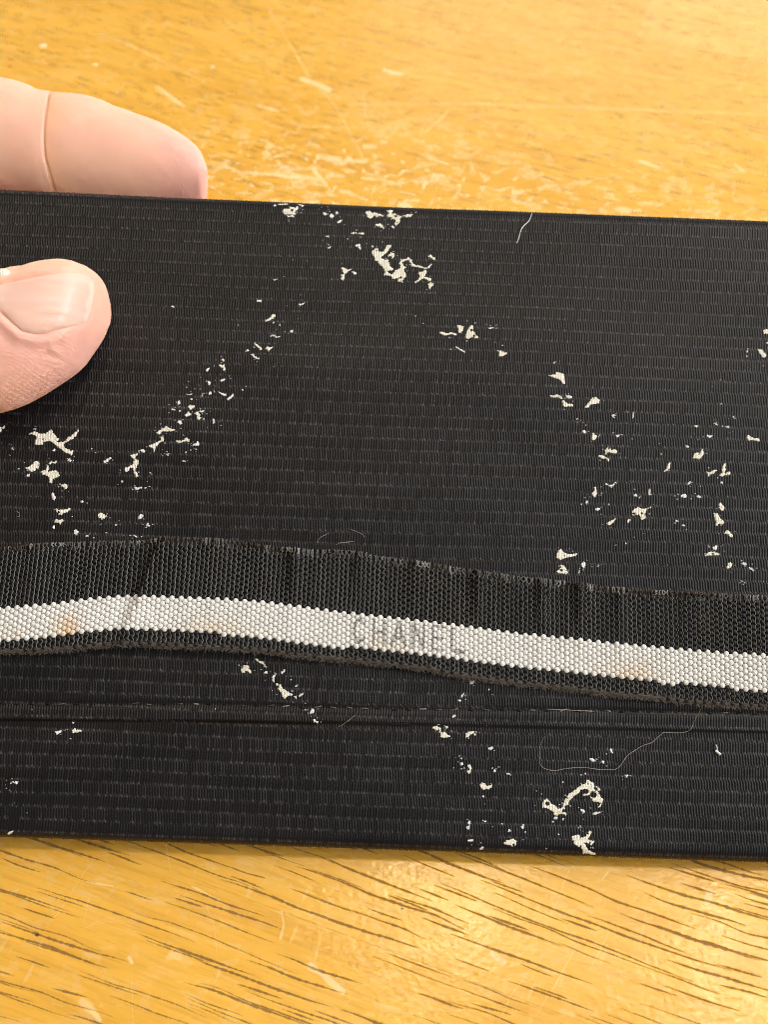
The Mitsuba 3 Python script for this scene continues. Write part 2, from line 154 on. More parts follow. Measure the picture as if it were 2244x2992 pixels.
([(-57.77,10.78),(-57.16,10.87),(-56.75,11.0),(-56.8,10.77),(-57.13,10.59),(-57.23,10.16),(-57.7,10.07)],),
([(-52.97,3.68),(-52.72,3.97),(-52.44,3.56),(-52.67,3.41)],),
([(-47.85,2.39),(-47.25,2.65),(-46.89,2.36),(-46.86,2.01),(-47.17,1.65),(-47.32,1.78),(-47.21,2.14),(-47.77,2.26)],),
([(-49.17,1.02),(-48.99,1.31),(-48.68,0.9),(-48.36,0.43),(-48.53,0.0),(-48.88,0.13),(-48.86,0.62)],),
([(-48.55,-1.31),(-48.09,-1.16),(-47.79,-1.43),(-47.27,-1.2),(-46.78,-1.25),(-46.16,-0.93),(-46.08,-1.23),(-46.55,-1.59),(-47.01,-1.81),(-47.32,-2.17),(-47.74,-2.05),(-47.98,-1.57)],),
([(-48.43,-3.04),(-48.02,-2.68),(-47.46,-2.86),(-47.0,-2.71),(-46.91,-2.91),(-47.24,-3.13),(-47.28,-3.41),(-47.71,-3.15)],),
([(-48.53,-3.93),(-48.28,-3.65),(-48.08,-3.92),(-48.3,-4.2)],),
([(-45.3,-4.3),(-44.97,-4.15),(-44.53,-4.48),(-44.91,-4.84),(-45.18,-4.85)],),
([(-43.53,-5.07),(-43.28,-4.88),(-43.06,-5.05),(-43.24,-5.29)],),
([(-41.77,6.11),(-41.33,6.54),(-40.72,6.75),(-40.51,6.64),(-41.02,6.2),(-41.48,5.84)],),
([(-42.03,-1.78),(-41.65,-1.46),(-41.36,-1.68),(-40.72,-2.01),(-40.9,-2.36),(-41.14,-2.74),(-41.43,-2.45),(-41.94,-2.12)],),
([(-36.11,-1.99),(-35.71,-1.56),(-35.22,-1.68),(-35.39,-2.17),(-35.93,-2.32)],),
([(-39.46,-3.27),(-39.2,-3.13),(-38.96,-3.26),(-39.24,-3.5)],),
([(-34.78,-3.11),(-34.55,-2.9),(-34.3,-3.14),(-34.49,-3.38)],),
([(-44.77,-0.07),(-44.45,0.29),(-44.29,-0.06),(-44.48,-0.27)],),
([(-36.78,-4.56),(-36.44,-4.61),(-35.93,-5.01),(-35.58,-5.13),(-36.13,-5.04)],),
([(-37.6,-4.52),(-36.97,-4.7),(-37.1,-4.77)],),
([(10.0,28.94),(10.41,29.04),(11.14,28.89),(10.99,28.38),(10.68,27.77),(10.27,27.84),(10.26,28.44)],),
([(11.34,27.37),(11.64,28.32),(11.95,28.92),(12.35,29.15),(12.54,28.09),(12.87,27.51),(13.77,26.95),(13.45,26.94),(12.39,27.19),(11.99,26.97),(11.38,26.99)],),
([(7.11,27.82),(7.92,27.93),(8.49,27.7),(9.14,27.85),(10.11,27.67),(9.96,27.32),(9.15,27.55),(8.26,27.38)],),
([(13.7,28.98),(14.21,29.25),(14.14,28.95),(13.87,28.82)],),
([(14.71,28.85),(15.6,28.88),(15.52,28.59),(14.96,28.52)],),
([(9.79,25.63),(10.08,25.59),(10.9,25.16),(11.48,24.68),(11.07,24.78),(10.25,25.22)],),
([(16.15,25.26),(16.8,25.12),(17.45,24.89),(17.77,24.95),(17.29,24.43),(16.41,24.34),(16.56,24.77)],),
([(23.93,21.59),(24.65,21.78),(25.21,22.22),(25.54,21.98),(26.26,21.92),(26.3,21.01),(26.43,20.34),(26.19,20.22),(25.54,20.98),(24.66,21.28)],),
([(23.96,18.59),(24.36,18.49),(25.16,18.64),(26.04,18.42),(25.88,18.16),(26.45,17.69),(26.77,17.37),(27.76,17.18),(27.57,16.81),(26.45,16.81),(26.05,17.09),(26.05,17.84),(25.64,18.15),(24.36,18.23)],),
([(26.44,18.51),(26.92,18.65),(27.48,18.47),(27.32,18.16),(26.76,18.19)],),
([(24.56,23.62),(24.8,23.71),(24.88,23.3)],),
([(29.39,16.74),(29.87,17.47),(30.42,18.2),(31.01,18.44),(31.6,18.1),(31.81,17.46),(31.01,17.44),(30.43,17.31),(29.88,16.86)],),
([(56.26,29.81),(56.61,30.08),(57.73,30.01),(57.71,29.39),(56.49,29.34)],),
([(56.45,27.88),(57.68,28.18),(57.66,27.56)],),
([(53.64,26.58),(54.09,26.71),(53.98,26.23)],),
([(55.49,26.87),(56.08,26.78),(56.59,26.25),(56.75,25.82),(56.22,25.51),(55.72,26.22)],),
([(28.97,13.15),(29.33,13.44),(29.6,13.08),(29.33,12.8)],),
([(30.4,12.1),(30.58,13.12),(30.85,12.76),(31.21,12.5),(30.94,11.93),(30.49,11.77)],),
([(33.89,12.68),(34.78,13.08),(34.51,12.76),(34.28,12.42)],),
([(33.26,15.8),(33.8,15.94),(33.68,15.35)],),
([(36.49,16.28),(36.73,16.29),(36.67,15.27),(36.54,15.26)],),
([(27.89,14.87),(28.42,15.2),(28.25,14.79)],),
([(32.37,10.33),(32.81,10.99),(33.17,10.91),(33.35,10.46),(34.06,10.58),(34.15,10.03),(33.53,9.92),(32.99,10.08),(32.55,9.79)],),
([(31.39,9.57),(32.1,9.68),(32.46,9.42),(33.08,9.08),(32.99,8.8),(32.28,9.14),(31.57,9.3)],),
([(45.6,10.16),(46.09,10.54),(46.63,10.65),(46.9,11.21),(47.07,10.48),(46.8,10.01),(46.34,9.45),(45.81,9.71),(45.42,9.6)],),
([(44.14,11.57),(44.5,11.58),(45.03,11.33),(44.76,11.1)],),
([(41.52,7.92),(41.71,8.65),(42.07,9.03),(42.15,8.3),(41.79,7.74),(41.07,7.45)],),
([(53.37,13.36),(53.91,13.51),(54.08,13.11),(55.41,13.06),(55.31,12.64),(54.51,12.76),(53.71,12.64)],),
([(47.38,13.43),(47.74,13.26),(48.45,13.24),(48.0,12.81),(47.56,12.97)],),
([(48.49,15.16),(49.02,15.18),(49.2,14.78),(48.89,14.81)],),
([(45.7,14.66),(46.15,14.64),(46.06,14.4),(45.79,14.39)],),
([(50.14,14.72),(50.63,14.83),(51.1,14.29),(50.62,14.46)],),
([(51.46,16.25),(51.68,16.38),(51.67,15.88),(51.49,15.93)],),
([(47.47,7.76),(47.91,7.59),(48.54,8.07),(48.98,7.99),(48.71,7.66),(48.0,7.23),(47.72,6.95)],),
([(49.06,7.36),(49.69,7.56),(49.8,8.66),(50.25,9.13),(50.42,8.59),(50.05,7.85),(50.22,7.49),(50.85,7.88),(51.01,7.34),(50.04,7.27),(49.68,6.96)],),
([(49.57,6.2),(49.84,6.39),(49.83,5.94),(49.48,6.01)],),
([(32.37,5.42),(32.9,5.29),(33.61,5.28),(34.05,5.93),(33.96,5.29),(33.55,4.92),(32.9,5.07)],),
([(30.77,4.82),(31.21,5.01),(31.13,4.43),(31.3,3.93),(31.0,3.29),(30.6,3.64),(30.47,3.87),(30.9,4.28)],),
([(38.83,3.93),(38.87,4.65),(39.05,4.93),(39.19,4.39),(39.36,3.94)],),
([(36.62,3.76),(37.15,4.05),(37.23,3.69),(36.79,3.58)],),
([(44.51,5.75),(44.87,6.13),(45.19,6.23),(45.01,5.86),(44.6,5.57)],),
([(46.1,5.35),(46.64,5.55),(46.37,5.27)],),
([(43.43,4.0),(43.96,4.29),(44.49,4.12),(44.4,3.7),(43.78,3.65)],),
([(45.91,3.9),(46.17,4.18),(46.47,3.92),(46.26,3.7)],),
([(29.46,2.55),(30.0,2.65),(29.81,2.25)],),
([(31.02,1.65),(31.47,1.83),(31.86,1.52),(31.18,1.22)],),
([(36.43,1.25),(36.83,1.9),(37.41,2.12),(37.99,1.8),(39.26,2.1),(38.48,1.62),(38.28,0.82),(38.37,0.33),(37.89,0.21),(37.41,0.89),(36.53,0.82)],),
([(32.83,-0.46),(33.51,0.06),(34.1,0.28),(33.86,-0.18),(33.22,-0.74),(32.93,-0.95)],),
([(35.55,-0.26),(36.04,0.35),(36.23,0.06),(35.88,-0.39)],),
([(42.65,0.24),(43.33,0.3),(43.23,0.0)],),
([(43.62,-0.28),(44.2,-0.42),(43.9,-0.62)],),
([(49.11,2.98),(49.41,3.19),(50.03,2.32),(49.52,1.75),(49.2,2.29)],),
([(48.31,1.47),(48.99,1.59),(49.27,0.81),(49.94,0.24),(49.73,-0.16),(49.06,-0.05),(48.62,-0.4),(48.71,0.29),(48.4,0.97)],),
([(49.8,-1.64),(50.21,-0.93),(50.69,-1.11),(51.25,-1.88),(50.86,-1.99),(50.39,-1.42)],),
([(35.25,-3.42),(35.6,-3.27),(35.54,-3.61)],),
([(25.29,-5.53),(25.57,-4.99),(26.0,-4.53),(26.45,-5.1),(27.22,-5.32),(28.44,-5.16),(28.32,-5.52),(27.22,-5.75),(26.55,-5.88),(25.97,-6.19),(25.43,-5.91)],),
([(25.25,-7.87),(25.79,-7.65),(25.74,-6.97),(26.17,-6.86),(26.56,-7.14),(27.04,-7.9),(26.95,-8.2),(25.98,-8.13)],),
([(28.91,-6.77),(29.35,-6.17),(29.64,-6.74),(29.35,-7.28),(29.1,-7.09)],),
([(28.68,-7.26),(28.83,-7.29),(28.68,-8.19),(28.53,-8.2)],),
([(31.28,-6.88),(31.53,-6.73),(31.48,-7.01)],),
([(46.94,-4.91),(47.53,-4.26),(48.02,-4.15),(48.69,-4.32),(49.27,-4.5),(48.97,-4.7),(47.91,-4.68)],),
([(48.13,-3.26),(48.45,-3.45),(48.81,-3.24),(48.76,-3.93),(48.31,-3.94)],),
([(50.14,-6.51),(50.3,-5.92),(50.79,-5.55),(50.98,-5.9),(50.58,-6.54)],),
([(52.19,-5.86),(52.59,-5.49),(53.1,-5.92),(52.9,-6.12)],),
([(53.28,-6.3),(53.86,-6.38),(54.04,-6.8),(53.57,-6.63)],),
([(52.18,-8.38),(52.57,-8.27),(52.46,-8.53)],),
([(26.69,-40.57),(26.68,-40.13),(27.2,-39.46),(27.95,-38.77),(28.63,-38.31),(29.15,-37.93),(29.68,-37.61),(29.75,-37.24),(30.21,-37.15),(30.66,-37.58),(30.96,-37.94),(31.79,-38.35),(31.72,-38.64),(31.26,-38.73),(31.57,-39.09),(31.87,-39.3),(31.79,-39.59),(32.17,-39.8),(32.09,-40.16),(31.87,-40.68),(31.42,-41.21),(31.57,-40.69),(31.94,-40.32),(31.42,-40.19),(30.74,-40.14),(30.36,-39.64),(30.29,-39.28),(29.69,-39.3),(29.16,-39.39),(29.46,-39.16),(30.06,-38.99),(30.13,-38.55),(29.61,-38.35),(28.93,-38.81),(28.48,-39.27),(27.96,-39.65),(27.43,-40.11),(27.21,-40.7),(26.69,-40.86),(26.39,-41.17),(26.54,-40.72)],[(30.81,-39.19,0.44),(31.19,-38.44,0.2)]),
([(26.39,-41.17),(26.69,-40.79),(26.76,-41.15),(26.47,-41.6),(26.99,-41.94),(26.92,-42.19),(26.39,-41.97),(25.72,-42.21),(25.2,-42.08),(25.27,-41.71),(24.66,-41.44),(24.06,-41.25),(23.69,-41.26),(23.61,-40.68),(23.75,-40.31),(24.28,-40.0),(24.73,-40.35),(24.96,-40.71),(25.49,-40.91),(25.94,-41.33)],[(24.33,-40.65,0.27)]),
([(29.02,-41.29),(29.32,-41.14),(29.62,-41.42),(29.54,-41.86),(29.24,-41.94),(29.32,-41.65)],),
([(30.67,-41.67),(31.19,-41.58),(31.72,-41.39),(31.87,-41.63),(31.19,-41.87),(30.74,-41.96)],),
([(27.84,-45.25),(27.69,-45.04),(28.28,-44.73),(28.73,-44.68),(28.96,-45.06),(29.48,-45.0),(30.0,-44.59),(30.22,-44.15),(30.82,-44.35),(30.45,-44.58),(30.15,-45.02),(30.0,-45.39),(30.53,-45.37),(30.97,-45.5),(30.53,-46.02),(30.3,-45.95),(30.53,-45.66),(29.41,-45.77),(29.78,-46.19),(29.93,-46.61),(30.3,-46.82),(30.98,-47.15),(31.27,-47.44),(30.53,-47.33),(29.93,-47.23),(29.41,-47.25),(29.48,-46.85),(29.11,-46.5),(28.59,-46.3),(28.14,-45.89)],),
([(18.36,-46.23),(18.58,-45.9),(19.17,-45.69),(19.55,-45.61),(20.15,-45.8),(20.01,-46.39),(19.56,-46.76),(19.33,-46.41),(18.74,-46.36)],),
([(14.84,-38.35),(15.29,-38.12),(15.6,-38.25),(15.75,-38.61),(16.2,-38.45),(16.58,-38.29),(16.54,-38.73),(16.21,-39.04),(15.84,-38.98),(15.16,-39.0),(14.93,-38.72)],),
([(15.1,-39.88),(15.47,-39.79),(15.55,-40.08),(15.25,-40.1)],),
([(15.88,-33.37),(16.41,-33.06),(16.64,-33.27),(16.34,-33.65),(15.99,-33.56)],),
([(13.05,-35.77),(13.43,-35.6),(13.56,-36.04),(13.6,-36.48),(13.31,-36.94),(12.92,-36.73),(13.22,-36.42)],),
([(11.99,-35.58),(12.44,-35.49),(12.45,-35.79),(12.0,-35.8)],),
([(11.93,-34.92),(12.43,-34.83),(12.36,-35.05)],),
([(16.59,-36.31),(16.92,-36.15),(16.92,-36.52),(16.74,-36.55)],),
([(18.29,-36.76),(19.04,-36.66),(18.89,-36.96)],),
([(30.2,-34.28),(30.65,-34.19),(31.11,-34.47),(30.65,-34.71)],),
([(31.86,-34.67),(32.32,-34.72),(32.62,-35.01),(32.17,-34.88)],),
([(33.07,-32.88),(33.38,-32.81),(33.65,-33.42),(33.38,-33.61)],),
([(29.57,-36.22),(29.83,-36.14),(29.75,-36.58),(29.57,-36.52)],),
([(35.15,-36.32),(35.56,-36.31),(35.79,-36.59),(35.41,-36.75)],),
([(26.21,-37.51),(26.52,-37.58),(26.89,-37.93),(26.67,-37.87)],),
([(24.97,-42.52),(25.8,-42.42),(25.72,-42.67),(25.05,-42.7)],),
([(26.4,-42.62),(26.7,-42.61),(26.55,-42.98)],),
([(13.22,-43.51),(13.52,-43.29),(13.74,-43.42),(13.53,-43.72),(13.58,-44.23),(13.32,-44.6),(13.01,-44.32),(13.31,-44.02)],),
([(15.24,-43.15),(15.99,-43.35),(15.77,-43.5),(15.39,-43.37)],),
([(13.2,-45.97),(13.72,-45.84),(14.17,-46.01),(13.88,-46.17),(13.43,-46.14)],),
([(14.87,-47.21),(15.24,-46.84),(15.91,-46.74),(15.39,-47.05),(15.02,-47.32)],),
([(18.78,-44.62),(18.97,-44.3),(19.38,-44.53)],),
([(20.72,-43.76),(21.16,-43.45),(21.09,-43.96),(20.95,-44.33)],),
([(28.85,-43.62),(29.02,-43.33),(29.1,-43.76)],),
([(25.51,-44.61),(26.11,-44.66),(25.82,-44.84)],),
([(-19.67,-23.65),(-19.55,-23.34),(-19.17,-22.98),(-18.64,-22.96),(-18.49,-23.39),(-18.15,-23.78),(-18.21,-24.09),(-18.59,-23.84),(-18.91,-23.76),(-19.29,-24.04),(-19.57,-23.87)],),
([(-17.85,-22.1),(-17.37,-21.95),(-17.1,-22.07),(-17.13,-22.25),(-16.68,-22.32),(-16.35,-22.7),(-16.19,-23.27),(-16.32,-23.27),(-16.62,-22.67),(-17.07,-22.47),(-17.35,-22.33)],),
([(-16.5,-24.07),(-16.21,-23.62),(-15.86,-23.61),(-15.84,-24.05),(-16.2,-23.97)],),
([(-14.03,-23.81),(-13.65,-23.58),(-13.57,-23.27),(-13.39,-23.35),(-13.42,-23.7),(-13.71,-24.04)],),
([(-15.26,-24.94),(-15.0,-24.72),(-15.07,-24.24),(-14.6,-24.0),(-14.31,-23.69),(-14.29,-23.95),(-14.68,-24.22),(-14.79,-24.53),(-14.68,-25.06),(-14.89,-25.15)],),
([(-14.62,-25.32),(-14.4,-25.35),(-14.21,-25.52),(-13.9,-25.47),(-13.62,-25.89),(-13.29,-26.23),(-12.98,-26.31),(-12.7,-26.56),(-12.12,-26.71),(-12.2,-26.89),(-12.68,-27.03),(-12.93,-27.35),(-13.09,-27.57),(-13.41,-27.36),(-13.61,-26.94),(-13.85,-26.51),(-14.13,-26.21),(-14.32,-25.92)],),
([(-11.88,-27.14),(-11.53,-27.04),(-11.3,-27.16),(-11.42,-27.43),(-11.78,-27.35)],),
([(-11.26,-27.07),(-10.93,-26.63),(-10.5,-26.44),(-10.58,-26.66),(-11.09,-27.07)],),
([(-11.99,-25.83),(-11.52,-25.47),(-11.26,-25.33),(-11.29,-25.59),(-11.68,-25.78)],),
([(-9.44,-29.31),(-9.33,-28.87),(-9.16,-28.56),(-8.98,-28.77),(-8.91,-29.29),(-9.34,-29.48)],),
([(-9.0,-30.16),(-8.74,-30.1),(-8.64,-30.32),(-8.33,-30.52),(-8.41,-30.7),(-8.89,-30.63)],),
([(13.06,-24.69),(13.2,-24.08),(13.66,-23.91),(14.07,-23.48),(14.38,-23.62),(13.88,-23.9),(13.74,-24.25),(13.29,-24.53)],),
([(11.79,-26.17),(12.32,-25.7),(12.29,-26.08),(11.95,-26.39)],),
([(11.42,-26.79),(11.88,-26.62),(11.89,-27.0),(11.58,-27.01)],),
([(15.59,-25.21),(15.82,-24.97),(16.01,-25.12),(15.75,-25.31)],),
([(10.68,-28.99),(10.94,-28.87),(11.32,-28.97),(10.99,-29.32),(10.76,-29.21)],),
([(7.9,-30.73),(8.54,-30.49),(9.16,-30.84),(9.09,-31.14),(9.55,-31.09),(9.75,-31.41),(10.1,-31.77),(10.78,-31.75),(10.18,-32.03),(9.35,-32.1),(8.96,-32.0),(9.18,-31.73),(8.91,-31.33),(8.86,-31.0),(8.25,-30.98)],),
([(9.76,-30.59),(10.14,-30.36),(10.26,-30.73),(9.92,-30.85)],),
([(12.6,-31.43),(13.12,-31.07),(13.65,-31.09),(13.99,-30.97),(14.34,-31.37),(14.08,-31.71),(13.66,-31.35),(13.21,-31.67),(13.06,-31.89),(12.61,-32.06),(12.72,-31.68)],),
([(-45.55,-33.12),(-45.2,-33.11),(-44.64,-33.0),(-44.58,-33.13),(-44.83,-33.31),(-44.99,-33.53),(-45.47,-33.5)],),
([(-43.19,-32.95),(-42.94,-32.77),(-42.89,-32.42),(-42.63,-32.8),(-42.32,-32.92),(-42.02,-32.74),(-41.62,-33.07),(-41.94,-33.21),(-42.74,-33.15),(-43.07,-33.33)],),
([(-43.29,-31.83),(-43.13,-31.57),(-42.98,-31.78),(-43.14,-32.04)],),
([(-51.95,-40.68),(-51.75,-40.5),(-51.62,-40.67),(-51.85,-40.85)],),
([(-51.1,-40.48),(-50.86,-40.26),(-50.51,-40.29),(-50.03,-40.23),(-50.14,-40.49),(-50.25,-40.66),(-50.58,-40.46),(-50.88,-40.43),(-51.43,-40.62)],)]
SPECKS = [(-14.45,46.38,0.39,0.39),(-10.42,47.58,0.39,0.22),(-1.73,42.08,0.31,0.25),(-13.09,38.55,0.34,0.19),(-15.31,38.65,0.19,0.28),(4.53,44.67,0.13,0.38),(3.63,41.57,0.22,0.19),(-13.89,33.09,0.28,0.25),(-13.12,33.89,0.22,0.16),(2.67,40.84,0.25,0.19),(-1.45,45.69,0.31,0.19),(-0.93,45.0,0.38,0.25),(-26.44,22.35,0.3,0.25),(-26.07,22.25,0.25,0.22),(-25.95,19.11,0.42,0.25),(-29.94,18.75,0.28,0.28),(-29.74,19.35,0.35,0.17),(-28.25,19.47,0.3,0.22),(-31.19,18.63,0.17,0.22),(-30.93,16.95,0.35,0.14),(-21.51,29.98,0.19,0.17),(-15.82,31.27,0.19,0.25),(-14.07,29.29,0.3,0.19),(-13.89,33.08,0.25,0.22),(-17.28,27.45,0.22,0.3),(-18.45,22.48,0.25,0.19),(-20.91,19.36,0.22,0.17),(-19.77,27.14,0.3,0.19),(-27.74,19.23,0.17,0.14),(-23.05,20.54,0.14,0.25),(-30.09,10.46,0.24,0.24),(-29.25,10.74,0.19,0.22),(-35.09,3.35,0.29,0.24),(-27.84,11.74,0.31,0.19),(-26.73,11.78,0.36,0.19),(-32.08,2.89,0.18,0.14),(-37.3,3.46,0.14,0.14),(-34.26,7.05,0.24,0.17),(-34.38,6.17,0.24,0.17),(-31.14,11.56,0.24,0.19),(-29.96,8.58,0.17,0.14),(-32.59,9.37,0.12,0.24),(-22.18,5.35,0.17,0.17),(-24.95,14.69,0.19,0.14),(-32.92,5.41,0.19,0.14),(-48.17,2.1,0.3,0.3),(-43.65,8.01,0.27,0.35),(-43.05,7.4,0.41,0.27),(-41.61,2.33,0.27,0.19),(-38.72,0.42,0.33,0.16),(-38.9,-1.67,0.41,0.14),(-57.13,8.39,0.22,0.24),(-52.94,7.9,0.22,0.19),(-42.36,-2.0,0.19,0.14),(-47.51,-4.66,0.14,0.41),(-45.17,8.95,0.19,0.16),(-40.39,2.44,0.19,0.16),(3.72,30.33,0.25,0.38),(4.89,29.18,0.47,0.19),(15.8,26.51,0.28,0.25),(12.18,25.54,0.31,0.19),(19.22,25.03,0.22,0.19),(14.61,25.63,0.25,0.19),(49.83,18.16,0.61,0.34),(49.72,21.85,0.41,0.41),(48.42,20.73,0.27,0.27),(49.79,18.1,0.44,0.21),(29.59,14.1,0.35,0.35),(40.74,10.08,0.32,0.6),(46.21,12.47,0.25,0.25),(31.29,14.53,0.28,0.21),(33.7,10.01,0.32,0.25),(30.32,10.26,0.18,0.42),(51.41,13.94,0.25,0.28),(40.49,11.72,0.28,0.21),(36.39,12.31,0.35,0.35),(38.07,-1.81,0.39,0.23),(47.55,-3.32,0.31,0.27),(48.13,2.35,0.23,0.31),(50.81,-4.74,0.23,0.27),(55.45,-8.27,0.39,0.19),(39.56,2.55,0.31,0.19),(24.26,-46.74,0.39,0.19),(25.01,-47.07,0.47,0.16),(20.97,-45.63,0.47,0.22),(22.76,-38.96,0.19,0.56),(27.78,-34.81,0.25,0.22),(36.09,-36.43,0.31,0.19),(30.37,-41.03,0.25,0.31),(29.16,-40.19,0.19,0.25),(31.27,-42.59,0.25,0.22),(29.4,-42.59,0.19,0.22),(16.64,-46.14,0.38,0.16),(27.94,-36.43,0.19,0.16),(21.92,-38.1,0.28,0.19),(-11.89,-25.13,0.27,0.11),(-11.14,-27.72,0.22,0.14),(-13.21,-25.27,0.27,0.11),(12.69,-25.27,0.24,0.31),(-50.33,-43.14,0.23,0.23),(-48.47,-44.45,0.23,0.23),(-44.2,-47.09,0.14,0.18),(-41.25,-41.51,0.14,0.2),(-40.42,-43.19,0.16,0.18),(-39.76,-43.21,0.27,0.2),(-49.75,-34.34,0.24,0.2),(-47.78,-36.71,0.14,0.14),(-46.62,-36.88,0.13,0.14),(-50.08,-43.69,0.11,0.18),(-47.37,-47.49,0.14,0.18),(-43.49,-44.3,0.13,0.13),(-22.98,-29.22,0.3,0.41),(-48.94,-30.29,0.27,0.27),(-44.38,-7.89,0.27,0.2)]

def curve(pts, ext=0.0):
    p = np.array(sorted(pts)); x = np.concatenate([[p[0, 0] - 60], p[:, 0], [p[-1, 0] + 60]])
    a = (p[2, 1] - p[0, 1]) / (p[2, 0] - p[0, 0]) * ext; b = (p[-1, 1] - p[-3, 1]) / (p[-1, 0] - p[-3, 0]) * ext
    f = PchipInterpolator(x, np.concatenate([[p[0, 1] - 60 * a], p[:, 1], [p[-1, 1] + 60 * b]])); lo, hi = x[0], x[-1]
    return lambda u: f(np.clip(u, lo, hi))
def smooth01(a, b, x):
    t = np.clip((x - a) / (b - a), 0, 1); return t * t * (3 - 2 * t)

# ---------------------------------------------------------------- materials
def bsdf(name, **k): scene[name] = {'type': 'twosided', 'nested': {'type': 'principled', **k}}
def rgb(*c): return {'type': 'rgb', 'value': list(c)}
mix, noise, fbm, crand, sstep = mikit.mix, mikit.noise, mikit.fbm, mikit.cell_rand, mikit.smoothstep

GA = rad(-19.0); GX, GY = math.cos(GA), math.sin(GA)
cs, ctt = CORNER[0] * GX + CORNER[1] * GY, -CORNER[0] * GY + CORNER[1] * GX
SPLIT = 9.0                                      # the glue line that lies under the band
def grain(p):
    x, y = p.x * 1000, p.y * 1000
    return x * GX + y * GY, -x * GY + y * GX
def strokes(s, t, w, L, dens, half, seed, soft=0.05):
    j = dr.floor(t / w); so = s + crand(j, seed, 1) * L; i = dr.floor(so / L)
    r1, r2, r3, r4 = (crand(i, j, seed + k) for k in (2, 3, 4, 5))
    ls, lt = so / L - i, t / w - j
    a = dr.abs(ls - 0.5) / (0.2 + 0.28 * r3)
    c = 0.3 + 0.4 * r2 + (noise(so * 0.22, j, seed) - 0.5) * 0.20 + (ls - 0.5) * (r4 - 0.5) * 0.5
    wid = half * (0.35 + 0.9 * r4) * (1 - a * a) * (0.55 + 0.9 * noise(so * 2.2, j, seed + 9))
    return dr.select(r1 < dens, 1 - sstep(wid - soft, wid + soft, dr.abs(lt - c) * w), 0.0) * dr.select(wid > 0.01, 1.0, 0.0)
def seg_mask(x, y, pts, w):
    out = mi.Float(0)
    for (ax, ay), (bx, by) in zip(pts[:-1], pts[1:]):
        dx, dy = bx - ax, by - ay; l2 = dx * dx + dy * dy
        h = dr.clip(((x - ax) * dx + (y - ay) * dy) / l2, 0, 1)
        d = dr.sqrt(dr.square(x - ax - h * dx) + dr.square(y - ay - h * dy))
        wv = w * 0.5 * (0.45 + 1.1 * noise(x * 0.7 + 3, y * 0.7))
        out = dr.maximum(out, (1 - sstep(wv * 0.35, wv * 1.3, d)) * (0.35 + 0.75 * noise(x * 0.5, y * 0.5, 6)))
    return out
def pores(p):
    s, t = grain(p); t = t + (noise(s * 0.018, t * 0.05, 3) - 0.5) * 7
    front = 1 - sstep(SPLIT - 0.05, SPLIT + 0.05, t)
    big = dr.maximum(dr.maximum(strokes(s, t, 1.9, 27.0, 0.72, 0.145, 11), strokes(s + 5, t + 0.4, 2.7, 40.0, 0.62, 0.165, 31)), strokes(s, t + 0.7, 1.3, 11.0, 0.34, 0.12, 51))
    fine = dr.maximum(strokes(s, t, 0.95, 4.5, 0.34, 0.14, 71, 0.1), strokes(s + 2, t + 0.3, 1.5, 9.0, 0.36, 0.17, 91, 0.1)) * (0.35 + 0.9 * noise(s * 0.05, t * 0.09, 2))
    return big * front, fine * (1 - front), front
def wear(p):
    x, y = p.x * 1000, p.y * 1000; s, t = grain(p)
    m = mi.Float(0)
    for pts, w in SCR: m = dr.maximum(m, seg_mask(x, y, pts, w) * (0.5 if w < 0.6 else 0.75 if len(pts) < 4 else 0.28))
    for (cx, cy), rx, ry, light in DOTS:
        if light: m = dr.maximum(m, 1 - sstep(0.75, 1.15, dr.sqrt(dr.square((x - cx) / rx) + dr.square((y - cy) / ry))))
    zone = dr.exp(-dr.square((x + 12) / 34) - dr.square((y - 86) / 17)) + 0.45 * dr.exp(-dr.square((x - 50) / 30) - dr.square((y - 80) / 12)) + 0.12
    zone = dr.clip(zone, 0, 1)
    wx, wy = x + (fbm(x * 0.4, y * 0.4, 5) - 0.5) * 4, y + (fbm(x * 0.4, y * 0.4, 9) - 0.5) * 3
    rub = sstep(0.57, 0.70, fbm(wx * 0.20, wy * 0.50, 2, 4)) * zone * (0.35 + 0.65 * sstep(0.4, 0.6, fbm(x * 1.1, y * 1.8, 3)))
    rub = dr.maximum(rub, sstep(0.64, 0.72, fbm(wx * 0.55 + wy * 0.3, wy * 1.0 - wx * 0.2, 7)) * dr.clip(zone * 1.3, 0.1, 1) * 0.9)
    chip = dr.maximum(strokes(s * 0.9 + t * 0.3, t, 2.3, 4.5, 0.08 + 0.25 * zone, 0.42, 131, 0.3), strokes(t * 1.1 + s * 0.2, s, 4.1, 6.0, 0.10 + 0.25 * zone, 0.25, 151, 0.15))
    hair = strokes(x * 0.5 + y * 0.86, x * 0.86 - y * 0.5, 3.7, 18.0, 0.16, 0.07, 171, 0.05) + strokes(x * 0.2 - y * 0.98, x * 0.98 + y * 0.2, 5.3, 14.0, 0.15, 0.07, 191, 0.05)
    return dr.clip(dr.maximum(m, dr.maximum(rub * 0.75, chip * (0.15 + 0.3 * zone))) + hair * 0.25, 0, 1)
